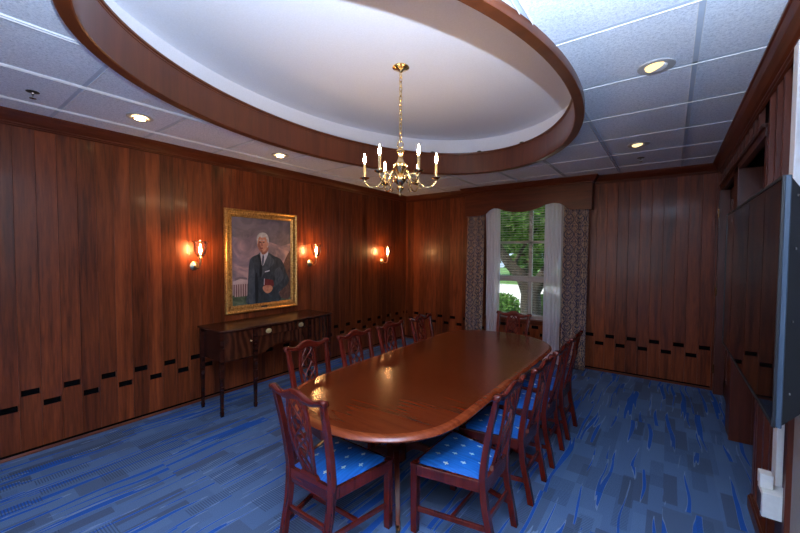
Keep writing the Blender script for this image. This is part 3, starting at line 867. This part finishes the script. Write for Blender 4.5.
# ------------------------------------------------------------------ portrait
PY0, PY1, PZ0, PZ1 = 2.335, 3.40, .985, 2.30
pt = thing('framed_portrait', 'gilt-framed painting of a white-haired man in a dark suit holding a red book', 'painting', (XL+.004, (PY0+PY1)/2, PZ0))
oy, oz = pt.location.y, PZ0
FW = .098
prf = [(0, 0), (0, .045), (.006, .052), (.014, .050), (.022, .040), (.036, .030), (.052, .026), (.066, .030), (.074, .026), (.080, .020), (.092, .018), (FW, .010), (FW, 0)]
R = []
for (cy, cz, sy, sz) in ((PY0, PZ0, 1, 1), (PY1, PZ0, -1, 1), (PY1, PZ1, -1, -1), (PY0, PZ1, 1, -1)):
    R.append([(d_, cy+sy*w_-oy, cz+sz*w_-oz) for w_, d_ in prf])
mb = MB(); mb.rings(R, 0, closed=True); mb.build('picture_frame', M['gold'], pt, smooth=30)
def pm(name, stops, sc_=(1, 1, 1), d=1.5, scale=2.2, loc=(0, 0, 0)):
    m, nt, out = new_mat(name); g = G(nt)
    n_ = g.noise(g.obj(sc_, loc), scale, 5, .6, d); g.bsdf(out, g.ramp(n_, stops), .45, spec=.3); return m
C0, C1, D0, D1 = PY0+FW-.004, PY1-FW+.004, PZ0+FW-.004, PZ1-FW+.004
def cp(u, v):
    u = u-.17*u*(1-u)
    return (C0+(C1-C0)*u-oy, D0+(D1-D0)*v-oz)
def smoothpoly(pts, n=5):
    Q = [Vector((a, b_, 0)) for a, b_ in pts]; L = len(Q); out = []
    for i in range(L):
        p0, p1, p2, p3 = Q[i-1], Q[i], Q[(i+1) % L], Q[(i+2) % L]
        for k in range(n):
            t = k/n; r = .5*((2*p1)+(p2-p0)*t+(2*p0-5*p1+4*p2-p3)*t*t+(3*p1-p0-3*p2+p3)*t**3); out.append((r.x, r.y))
    return out
cv = MB(); cmats = []; LAY = [0.0125]
def paint(pts, mat, smooth=True, step=True):
    if mat not in cmats: cmats.append(mat)
    if step: LAY[0] += .00035
    P = smoothpoly(pts) if smooth else pts
    vs = [(LAY[0], *cp(u, v)) for u, v in P]
    cv.add(vs, [tuple(range(len(vs)))], cmats.index(mat))
def el(u, v, ru, rv, n=16, tilt=0): return [(u+ru*math.cos(2*PI*k/n)*math.cos(tilt)-rv*math.sin(2*PI*k/n)*math.sin(tilt)*.7, v+ru*math.cos(2*PI*k/n)*math.sin(tilt)*.7+rv*math.sin(2*PI*k/n)*math.cos(tilt)) for k in range(n)]
skyp = pm('painted_clouds', [(.3, (.13, .10, .12)), (.48, (.24, .17, .185)), (.62, (.40, .25, .24)), (.75, (.48, .33, .28))], d=2.2, scale=2.6)
paint([(0, 0), (1, 0), (1, 1), (0, 1)], skyp, False)
dk = pm('painted_dark_clouds', [(.35, (.11, .09, .10)), (.65, (.20, .155, .165))], scale=4)
paint([(0, .78), (.2, .74), (.42, .82), (.6, .74), (.85, .68), (1, .72), (1, 1), (.5, 1), (0, 1)], dk, False)
gr = pm('painted_lawn', [(.35, (.035, .055, .03)), (.6, (.10, .13, .07)), (.7, (.16, .17, .12))], scale=9)
paint([(0, 0), (1, 0), (1, .10), (.7, .08), (.4, .10), (0, .12)], gr, False)
brn = pm('painted_autumn_tree', [(.35, (.06, .03, .025)), (.6, (.14, .07, .05)), (.75, (.19, .11, .09))], scale=12)
paint([(.80, .06), (.86, .2), (.84, .36), (.90, .50), (.97, .60), (1, .58), (1, .06)], brn)
bw = pm('painted_pavilion', [(.3, (.42, .28, .26)), (.7, (.60, .44, .40))], scale=8)
rf = pm('painted_roof', [(.3, (.13, .09, .10)), (.7, (.20, .15, .16))], scale=8)
gb = pm('painted_wall', [(.3, (.16, .07, .07)), (.7, (.22, .10, .095))], scale=8)
paint([(.03, .10), (.27, .10), (.27, .25), (.03, .25)], gb, False)
paint([(.01, .24), (.30, .24), (.30, .275), (.15, .30), (.01, .275)], bw, False)
paint([(.05, .285), (.15, .305), (.26, .29), (.26, .31), (.15, .325), (.05, .31)], rf, False)
for k in range(6):
    u = .045+k*.040; paint([(u, .10), (u+.016, .10), (u+.016, .245), (u, .245)], bw, False, k == 0)
suit = pm('painted_suit', [(.35, (.018, .025, .033)), (.6, (.040, .052, .064)), (.75, (.07, .085, .10))], (1, 2, 1), scale=6)
suit2 = pm('painted_suit_light', [(.35, (.038, .048, .060)), (.7, (.085, .10, .115))], (1, 2, 1), scale=8)
suitd = pm('painted_suit_dark', [(.3, (.006, .008, .011)), (.7, (.014, .018, .024))], scale=5)
hair = pm('painted_white_hair', [(.3, (.30, .28, .26)), (.7, (.62, .60, .56))], scale=20)
skin = pm('painted_skin', [(.3, (.42, .16, .09)), (.7, (.60, .28, .17))], scale=14)
skind = pm('painted_skin_shade', [(.3, (.22, .075, .045)), (.7, (.34, .13, .08))], scale=14)
shirt = pm('painted_shirt', [(.3, (.42, .42, .46)), (.7, (.66, .66, .70))], scale=14)
tie = pm('painted_tie', [(.3, (.02, .025, .05)), (.7, (.06, .07, .12))], scale=30)
red = pm('painted_red_book', [(.3, (.11, .018, .018)), (.7, (.19, .03, .028))], scale=10)
paint([(.28, 0), (.27, .15), (.28, .32), (.30, .48), (.34, .54), (.44, .575), (.50, .60), (.62, .60), (.72, .56), (.83, .52), (.89, .44), (.93, .34), (.97, .26), (.93, .19), (.85, .14), (.80, .10), (.80, 0)], suit)
paint([(.29, .02), (.285, .2), (.30, .42), (.36, .50), (.39, .38), (.39, .1), (.38, .02)], suit2)
paint([(.40, .02), (.40, .3), (.43, .36), (.45, .2), (.44, .02)], suitd)
paint([(.72, .36), (.80, .42), (.86, .36), (.88, .28), (.80, .22), (.70, .18), (.66, .20), (.74, .27)], suit2)
paint([(.56, .60), (.66, .56), (.72, .48), (.62, .40), (.54, .34), (.50, .30), (.50, .42)], suit2)
paint([(.44, .57), (.48, .48), (.47, .36), (.50, .30), (.52, .42), (.50, .55)], suitd)
paint([(.49, .585), (.505, .50), (.525, .44), (.57, .50), (.62, .59), (.60, .625), (.52, .62)], shirt)
paint([(.525, .565), (.515, .50), (.525, .43), (.545, .48), (.552, .55), (.54, .575)], tie, False)
paint([(.50, .66), (.50, .60), (.54, .575), (.61, .61), (.62, .68)], skind)
paint(el(.528, .715, .092, .108), skin)
paint([(.45, .70), (.46, .64), (.50, .610), (.53, .608), (.50, .66), (.475, .74)], skind)
paint([(.435, .70), (.43, .77), (.46, .815), (.52, .838), (.59, .825), (.63, .775), (.63, .70), (.612, .66), (.60, .70), (.60, .745), (.575, .785), (.52, .775), (.475, .785), (.45, .75)], hair)
paint(el(.613, .70, .012, .026), skin)
for u in (.488, .545):
    paint(el(u, .722, .016, .006), suitd, step=False); paint([(u-.022, .737), (u, .744), (u+.022, .738), (u+.018, .747), (u, .752), (u-.020, .746)], hair, False, False)
paint([(.507, .725), (.500, .685), (.520, .677), (.530, .690), (.518, .72)], skind)
paint(el(.512, .652, .027, .006), red)
paint([(.56, .375), (.64, .39), (.64, .375), (.56, .362)], shirt, False)
paint([(.545, .29), (.70, .265), (.715, .20), (.66, .165), (.54, .21)], red, False)
paint([(.54, .21), (.545, .29), (.555, .289), (.552, .215)], shirt, False)
paint([(.52, .175), (.54, .20), (.60, .205), (.66, .20), (.69, .17), (.66, .125), (.60, .11), (.55, .135)], skin)
for k in range(4): paint([(.545+.0*k, .188-.014*k), (.62, .196-.018*k), (.62, .192-.018*k), (.55, .184-.014*k)], skind, False, k == 0)
cv.build('canvas', cmats, pt)['label'] = 'painted canvas with the standing man, a columned pavilion and a cloudy sky'
mb = MB(); mb.box(.030, .0345, -.045, .045, .040, .058); mb.build('nameplate', M['darkmetal'], pt)

# ------------------------------------------------------------------ wall sconces
def sconce():
    t = thing('wall_sconce', 'x', 'sconce', (0, 0, 0), 0, 'brass wall sconces on the left wall')
    mb = MB(); mb.lathe([(.001, 0), (.046, 0), (.050, .004), (.044, .010), (.036, .012), (.030, .020), (.014, .026), (.012, .034), (.001, .036)], (0, 0, 0), 28, axis='x'); mb.build('backplate', M['brass_old'], t, smooth=50)
    mb = MB(); P = catmull([(.025, 0, 0), (.07, 0, -.022), (.115, 0, -.020), (.142, 0, .015), (.15, 0, .06), (.15, 0, .085)], 6); mb.tube(P, .0065, 10)
    mb.lathe([(.001, .075), (.010, .078), (.022, .088), (.026, .098), (.018, .104), (.014, .108), (.014, .135), (.001, .136)], (.15, 0, 0), 20)
    mb.build('arm', M['brass_old'], t, smooth=50)
    mb = MB(); mb.lathe([(.003, .136), (.007, .137), (.008, .150), (.012, .175), (.0125, .192), (.009, .218), (.003, .246), (.001, .252)], (.15, 0, 0), 16); mb.build('bulb', M['sbulb'], t, smooth=60)
    mb = MB(); pr = [(.020, .100), (.034, .110), (.055, .135), (.067, .170), (.070, .210), (.072, .245), (.080, .268), (.090, .280)]
    R = []
    for r, z in pr+[(r-.0022, z) for r, z in reversed(pr)]:
        R.append([(.15+r*math.cos(2*PI*k/28), r*math.sin(2*PI*k/28), z) for k in range(28)])
    mb.rings(R, 0, cap=False); mb.build('glass_shade', M['glass'], t, smooth=60)
    return t
s0 = sconce()
SC = ['brass sconce with hurricane glass shade, left of the portrait', 'brass sconce with hurricane glass shade, just right of the portrait', 'brass sconce with hurricane glass shade, farthest along the left wall by the corner']
for i, (y, l) in enumerate(zip((1.985, 3.665, 5.39), SC)):
    if i == 0: s0.location = (XL+.003, y, 1.60); s0['label'] = l
    else: copy_thing(s0, (XL+.003, y, 1.60), 0, l)

# ------------------------------------------------------------------ chandelier
CX, CY = -1.94, 2.625
ch = thing('chandelier', 'six-arm brass chandelier hanging over the table', 'chandelier', (CX, CY, 2.256))
B = 2.256
mb = MB(); mb.lathe([(.001, 3.385-B), (.072, 3.384-B), (.074, 3.376-B), (.050, 3.366-B), (.018, 3.350-B), (.010, 3.335-B), (.001, 3.333-B)], (0, 0, 0), 28); mb.build('canopy', M['brass'], ch, smooth=40)
zt = 3.335; zb = 2.735; nl = 15; L = (zt-zb)/nl; mb = MB()
for k in range(nl):
    zc = zb+L*(k+.5); ring = []
    for j in range(12):
        a = 2*PI*j/12; u, w_ = .0125*math.cos(a), (L*.5+.007)*math.sin(a)
        ring.append((u, 0, zc+w_-B) if k % 2 else (0, u, zc+w_-B))
    mb.tube(ring, .0038, 6, closed=True, up=(.3, .9, .1))
mb.build('chain', M['brass'], ch, smooth=60)
right_x, right_y = math.cos(.636), math.sin(.636)
mb = MB(); ring = [(.024*math.cos(2*PI*j/16)*right_x, .024*math.cos(2*PI*j/16)*right_y, 2.714-B+.030*math.sin(2*PI*j/16)) for j in range(16)]; mb.tube(ring, .0045, 8, closed=True, up=(-right_y, right_x, .1))
mb.build('hanging_loop', M['brass'], ch, smooth=60)
mb = MB(); mb.lathe([(.001, 2.688), (.012, 2.686), (.020, 2.675), (.036, 2.662), (.038, 2.652), (.030, 2.640), (.024, 2.622), (.022, 2.590), (.028, 2.570), (.040, 2.550), (.058, 2.535), (.060, 2.520), (.052, 2.505), (.042, 2.490), (.030, 2.470), (.026, 2.455), (.040, 2.440), (.052, 2.425), (.056, 2.405), (.048, 2.385), (.030, 2.365), (.020, 2.350), (.030, 2.338), (.030, 2.325), (.014, 2.305), (.010, 2.285), (.016, 2.275), (.013, 2.263), (.001, 2.256)], (0, 0, -B), 28)
mb.build('body', M['brass'], ch, smooth=40)
vdir = math.atan2(CY, CX)     # direction camera -> chandelier
for k in range(6):
    a = vdir+PI/2-D(2.2)+k*PI/3; c_, s_ = math.cos(a), math.sin(a)
    def rz_(r, z): return (r*c_, r*s_, z-B)
    mb = MB()
    P = catmull([rz_(.045, 2.405), rz_(.080, 2.445), (rz_(.120, 2.462)), rz_(.150, 2.430), rz_(.175, 2.375), rz_(.220, 2.340), rz_(.275, 2.345), rz_(.310, 2.375), rz_(.317, 2.400)], 6)
    mb.tube(P, .0065, 8)
    # scroll
    S = []
    for j in range(22):
        th_ = j/21*2.2*PI; r = .034*(1-.62*j/21); S.append(rz_(.118+r*math.cos(-th_+PI/2), 2.425+r*math.sin(-th_+PI/2)))
    mb.tube(S, .0048, 6)
    S = []
    for j in range(18):
        th_ = j/17*2.0*PI; r = .030*(1-.6*j/17); S.append(rz_(.175+r*math.cos(th_+PI), 2.352+r*math.sin(th_+PI)*1.0-.0))
    mb.tube(S, .0045, 6)
    arm = mb.build('arm', M['brass'], ch, smooth=60)
    x, y = .317*c_, .317*s_
    mb = MB(); mb.lathe([(.001, 2.398), (.012, 2.398), (.014, 2.405), (.040, 2.416), (.044, 2.422), (.036, 2.421), (.014, 2.416), (.014, 2.440), (.001, 2.441)], (x, y, -B), 20); mb.build('candle_cup', M['brass'], arm, smooth=40)
    mb = MB(); mb.lathe([(.001, 2.441), (.0115, 2.441), (.0115, 2.545), (.001, 2.546)], (x, y, -B), 14); mb.build('candle_sleeve', M['candle'], arm, smooth=40)
    mb = MB(); mb.lathe([(.003, 2.546), (.006, 2.548), (.008, 2.556), (.0125, 2.573), (.0125, 2.584), (.008, 2.605), (.003, 2.630), (.001, 2.636)], (x, y, -B), 14); mb.build('bulb', M['bulb'], arm, smooth=60)

# ------------------------------------------------------------------ ceiling fixtures
def downlight(x, y, label, warm, first=[None]):
    t = thing('recessed_downlight', label, 'ceiling light', (x, y, H-.005), 0, 'recessed downlights in the tile ceiling')
    mb = MB(); R = []
    for r, z in ((.060, -.001), (.084, -.005), (.098, -.003), (.098, .004), (.060, .004)):
        R.append([(r*math.cos(2*PI*k/32), r*math.sin(2*PI*k/32), z) for k in range(32)])
    mb.rings(R, 0, cap=False, closed=True); mb.build('trim_ring', M['canlamp'], t, smooth=50)
    mb = MB()
    for k in range(24):       # eyeball lamp: one half glows, the other is the white reflector
        a0, a1 = 2*PI*k/24, 2*PI*(k+1)/24; hot = warm or math.cos((a0+a1)/2-PI-.7) > 0
        R = [[(r*math.cos(a), r*math.sin(a), z) for a in (a0, a1)] for r, z in ((.059, .002), (.055, -.010), (.040, -.016), (.001, -.018))]
        if warm: R = R[1:]
        for q in range(len(R)-1): mb.add([R[q][0], R[q][1], R[q+1][1], R[q+1][0]], [(0, 1, 2, 3)], 0 if hot and not (warm and q == 0) else 1)
    mb.build('lamp', [M['lampwarm'] if warm else M['lampdim'], M['canlamp'] if warm else M['white']], t); return t
downlight(-3.70, 1.235, 'lit round downlight in the ceiling above the left wall, nearest the viewer', True)
downlight(-3.76, 2.684, 'lit round downlight in the ceiling above the portrait', True)
downlight(-.10, 2.78, 'large-looking round downlight in the ceiling, on the right side nearest the viewer', False)
downlight(-.30, 4.63, 'small-looking round downlight in the ceiling, on the right side near the back wall', False)
def sprinkler(x, y, label):
    t = thing('fire_sprinkler', label, 'sprinkler', (x, y, H-.001), 0, 'ceiling fire sprinklers')
    mb = MB(); mb.lathe([(.001, .003), (.036, .003), (.038, -.002), (.014, -.008), (.001, -.008)], (0, 0, 0), 20); mb.build('escutcheon', M['darkmetal'], t)
    mb = MB(); mb.lathe([(.010, -.008), (.008, -.022), (.001, -.022)], (0, 0, 0), 12)
    for sg in (-1, 1): mb.tube([(sg*.007, 0, -.018), (sg*.016, 0, -.028), (sg*.010, 0, -.040), (0, 0, -.046)], .003, 6)
    mb.lathe([(.001, -.044), (.020, -.045), (.020, -.048), (.001, -.050)], (0, 0, 0), 14); mb.build('deflector', M['chrome'], t)
sprinkler(-3.76, .585, 'small fire sprinkler in the ceiling above the left wall')
sprinkler(-.315, 5.28, 'small fire sprinkler in the ceiling near the back wall')
for i, (px, py_, l) in enumerate(((-2.72, 4.42, 'small dark clip on the oval ring rim, left of the chandelier chain'), (-2.16, 4.72, 'small dark clip on the oval ring rim, just right of the chandelier chain'), (-1.55, 4.66, 'small dark clip on the oval ring rim, farthest right'))):
    a = math.atan2((py_-RCY)/RB, (px-RCX)/RA); x = RCX+(RA-.062)*math.cos(a); y = RCY+(RB-.062)*math.sin(a)
    mb = MB(); mb.lathe([(.001, 0), (.028, 0), (.028, .012), (.012, .018), (.001, .018)], (0, 0, 0), 14); o = mb.build('rim_clip', M['darkmetal'], loc=(x, y, 3.157)); tag(o, l, 'clip', 'clips on the ring rim')

# ------------------------------------------------------------------ television
tv = thing('wall_television', 'large black flat television on a wall bracket along the right wall', 'television', (.34, 2.86, 1.08))
TH_, TWy = .98, 1.72
mb = MB(); y0_, y1_ = -.86, .86
mb.box(.006, .024, y0_, y1_, 0, TH_); mb.build('casing', M['tvgrey'], tv, bevel=.004)
mb = MB(); mb.box(.0, .0055, y0_+.012, y1_-.012, .014, TH_-.012); mb.build('screen', M['screen'], tv)
mb = MB(); 
for (a, b_, c1, c2) in ((y0_, y1_, 0, .0135), (y0_, y1_, TH_-.0115, TH_), (y0_, y0_+.0115, .0135, TH_-.0115), (y1_-.0115, y1_, .0135, TH_-.0115)): mb.box(-.003, .0055, a, b_, c1, c2)
mb.build('bezel', M['tvblack'], tv)
mb = MB(); mb.hexa([(.0245, y0_+.01, .01), (.095, y0_+.04, .08), (.095, y1_-.10, .08), (.0245, y1_-.01, .01)], [(.0245, y0_+.01, TH_-.01), (.095, y0_+.04, TH_-.12), (.095, y1_-.10, TH_-.12), (.0245, y1_-.01, TH_-.01)])
mb.build('rear_casing', M['tvblack'], tv)
for z in (.14, .42, .70, .90):
    mb = MB(); mb.lathe([(.001, 0), (.006, 0), (.005, .004), (.001, .005)], (.040, y0_+.008, z), 10, axis='x'); mb.v = [(vx, vy-.0, vz) for vx, vy, vz in mb.v]; mb.build('screw', M['chrome'], tv)
mb = MB(); mb.box(.0955, .125, -.30, .30, .25, .75); mb.box(.1255, .1605, -.06, .06, .35, .65); mb.box(.1605, XR+.008-.34, -.15, .15, .30, .70); mb.build('bracket', M['darkmetal'], tv)

# white post, box and conduit on near right wall
o = MB(); o.box(XR-.05, XR-.0225, 2.575, 2.665, 1.05, 2.79); tag(o.build('window_casing', M['white'], bevel=.004), 'white vertical casing board on the right wall behind the television', 'trim board')
o = MB(); o.box(XR-.022, XR+.008, 2.835, 2.93, .40, 1.25); tag(o.build('cable_raceway', M['plastic'], bevel=.004), 'white vertical cable raceway rising from the white box below the television', 'raceway')
bx = thing('outlet_box', 'white plastic equipment box low on the right wall below the television', 'box', (XR+.009, 2.77, .35))
mb = MB(); mb.box(-.101, 0, -.07, .055, 0, .134); mb.build('housing', M['plastic'], bx, bevel=.005)
mb = MB(); mb.box(-.104, -.050, -.02, .05, .136, .21); mb.build('upper_housing', M['plastic'], bx, bevel=.004)
mb = MB(); mb.box(-.105, -.1015, -.05, .035, .02, .115); mb.build('socket_plate', M['wallnear'], bx)

# ------------------------------------------------------------------ outdoors
g_ = MB(); g_.add([(-40, 6.6, -.55), (30, 6.6, -.55), (30, 60, -.55), (-40, 60, -.55)], [(0, 1, 2, 3)]); struct(g_.build('ground', M['lawn']))
g_ = MB(); g_.box(-40, 30, 15.5, 27, -.56, -.53); struct(g_.build('driveway', M['drive']))
def leaves(mb, n, cen, rad, size, rr, shell=.55):
    for _ in range(n):
        while True:
            p = Vector((rr.uniform(-1, 1), rr.uniform(-1, 1), rr.uniform(-1, 1)))
            if shell < p.length < 1: break
        c_ = Vector(cen)+Vector((p.x*rad[0], p.y*rad[1], p.z*rad[2]))
        a = Vector((rr.gauss(0, 1), rr.gauss(0, 1), rr.gauss(0, 1))).normalized(); b_ = a.orthogonal().normalized(); s_ = size*rr.uniform(.6, 1.3)
        k = a.cross(b_)*.12*s_
        mb.add([c_-a*s_, c_-b_*s_*.45+k, c_+a*s_, c_+b_*s_*.45+k], [(0, 1, 2), (0, 2, 3)], 0)
rr = random.Random(11)
tr = thing('garden_tree', 'leafy tree with a forked trunk close outside the window', 'tree', (-3.0, 10.0, -.55))
mb = MB(); T0 = Vector((0, 0, 0))
mb.tube(catmull([(0, 0, -.02), (.01, 0, .6), (.0, 0, 1.05), (.0, 0, 1.35)], 5), [.30-.05*i/15 for i in range(16)], 12)
mb.tube(catmull([(-.05, 0, 1.2), (-.26, .0, 1.68), (-.62, 0, 2.05), (-.95, .0, 2.6), (-1.6, .2, 3.9)], 5), [.20-.12*i/20 for i in range(21)], 10)
mb.tube(catmull([(.06, 0, 1.25), (.28, 0, 1.68), (.55, 0, 2.15), (.85, -.0, 2.8), (1.5, 0, 4.0)], 5), [.18-.10*i/20 for i in range(21)], 10)
mb.tube(catmull([(-.5, 0, 1.9), (-.3, .1, 2.4), (.1, .1, 3.0)], 5), [.07-.004*i for i in range(11)], 8)
mb.build('trunk', M['bark'], tr, smooth=60)
mb = MB()
for cen, rad, n_ in (((-.3, .3, 4.2), (2.6, 1.8, 1.6), 2600), ((.2, 1.2, 3.4), (2.6, 1.2, 1.0), 1500), ((.3, -1.0, 3.6), (1.2, .7, .7), 380), ((-1.2, .6, 3.2), (.9, .8, .6), 350), ((1.4, 1.0, 2.9), (1.0, .8, .8), 500)):
    leaves(mb, n_, cen, rad, .13, rr, .1)
mb.build('foliage', M['leaf'], tr)
def shrub(x, y, r, h, label, mat, name='garden_shrub', n_=900, size=.08, grp='garden shrubs outside the window'):
    t = thing(name, label, 'shrub' if name == 'garden_shrub' else 'tree', (x, y, -.55), 0, grp)
    mb = MB(); rr_ = random.Random(int(x*10+y))
    leaves(mb, n_, (0, 0, h*.55), (r, r*.8, h*.5), size, rr_, .1); mb.build('foliage', mat, t)
    mb = MB()
    for k in range(4):
        a = k*PI/2+.4; mb.tube(catmull([(.03*math.cos(a), .03*math.sin(a), -.01), (.25*r*math.cos(a), .25*r*math.sin(a), h*.35), (.5*r*math.cos(a), .5*r*math.sin(a), h*.75)], 4), [.03*h/1.2]*9, 6)
    mb.build('stems', M['bark'], t)
shrub(-4.55, 12.0, .62, .92, 'low shrub outside, seen through the lower left window pane', M['leaf2'], n_=1300)
shrub(-3.25, 12.8, .55, .95, 'low shrub outside directly behind the forked trunk', M['leaf2'], n_=1300)
shrub(-2.2, 11.4, .50, 1.1, 'low shrub outside, seen through the lower right window pane', M['leaf2'], n_=1300)
for i, (x, y, r, h, l) in enumerate(((-9.5, 30, 2.4, 8, 'distant tree beyond the driveway, left of the forked trunk'), (-5.6, 36, 2.6, 9, 'distant tree beyond the driveway, behind the forked trunk'), (-15.5, 36, 2.8, 10, 'tallest distant tree at the far left beyond the driveway'), (-2.5, 30, 2.4, 8, 'distant tree beyond the driveway, right of the forked trunk'))):
    shrub(x, y, r, h, l, M['leaf3'], 'distant_tree', 1800, .38, 'trees beyond the driveway')

# ------------------------------------------------------------------ light
wld = bpy.data.worlds.new('World'); sc.world = wld; wld.use_nodes = True
bg = wld.node_tree.nodes['Background']; bg.inputs[0].default_value = (.62, .76, 1, 1); bg.inputs[1].default_value = 1.6
def lamp(name, kind, loc, energy, color=(1, 1, 1), **k):
    d = bpy.data.lights.new(name, kind); d.energy = energy; d.color = color
    for a, b_ in k.items(): setattr(d, a, b_)
    o = bpy.data.objects.new(name, d); col.objects.link(o); o.location = loc; return o
s_ = lamp('sun', 'SUN', (0, 0, 10), 7.0, (1, .93, .82), angle=.02); s_.rotation_euler = (D(38), D(-28), 0)
fl = lamp('camera_flash', 'SPOT', (.06, .02, 2.12), 1150, (.72, .85, 1.0), spot_size=D(172), spot_blend=.6, shadow_soft_size=.015)
fl.rotation_euler = (D(180), 0, 0)
wl = lamp('rear_fill_light', 'AREA', (-1.4, YF+.10, 1.60), 40, (.78, .86, 1.0), shape='RECTANGLE', size=2.3, size_y=1.35)  # unseen fill light, added behind the camera to brighten the far ceiling
wl.rotation_euler = (D(90), 0, 0)
w2 = MB()  # made-up window frame around the added rear fill, out of view
for (a, b_, c1, c2) in ((-2.65, -2.57, .88, 2.32), (-.23, -.15, .88, 2.32), (-2.65, -.15, .82, .90), (-2.65, -.15, 2.30, 2.38), (-1.43, -1.37, .90, 2.30)): w2.box(a, b_, YF-.02, YF+.06, c1, c2)
struct(w2.build('rear_fill_frame', M['window_white'], bevel=.004))

# ------------------------------------------------------------------ camera
yaw, pitch, roll = .636, .036, .005
cy_, sy_ = math.cos(yaw), math.sin(yaw)
fwd = Vector((-sy_*math.cos(pitch), cy_*math.cos(pitch), -math.sin(pitch)))
right = Vector((cy_, sy_, 0)); up = right.cross(fwd)
r2 = right*math.cos(roll)+up*math.sin(roll); u2 = -right*math.sin(roll)+up*math.cos(roll)
cam = bpy.data.cameras.new('camera'); co = bpy.data.objects.new('camera', cam); col.objects.link(co)
mt = Matrix((r2, u2, -fwd)).transposed().to_4x4(); mt.translation = Vector((0, 0, 1.754)); co.matrix_world = mt
cam.sensor_width = 36; cam.lens = 36*365.9/800; cam.clip_start = .05; cam.clip_end = 300
sc.camera = co
sc.view_settings.view_transform = 'Standard'; sc.view_settings.look = 'None'; sc.view_settings.gamma = 1
sc.view_settings.use_curve_mapping = False; sc.view_settings.exposure = 0.0
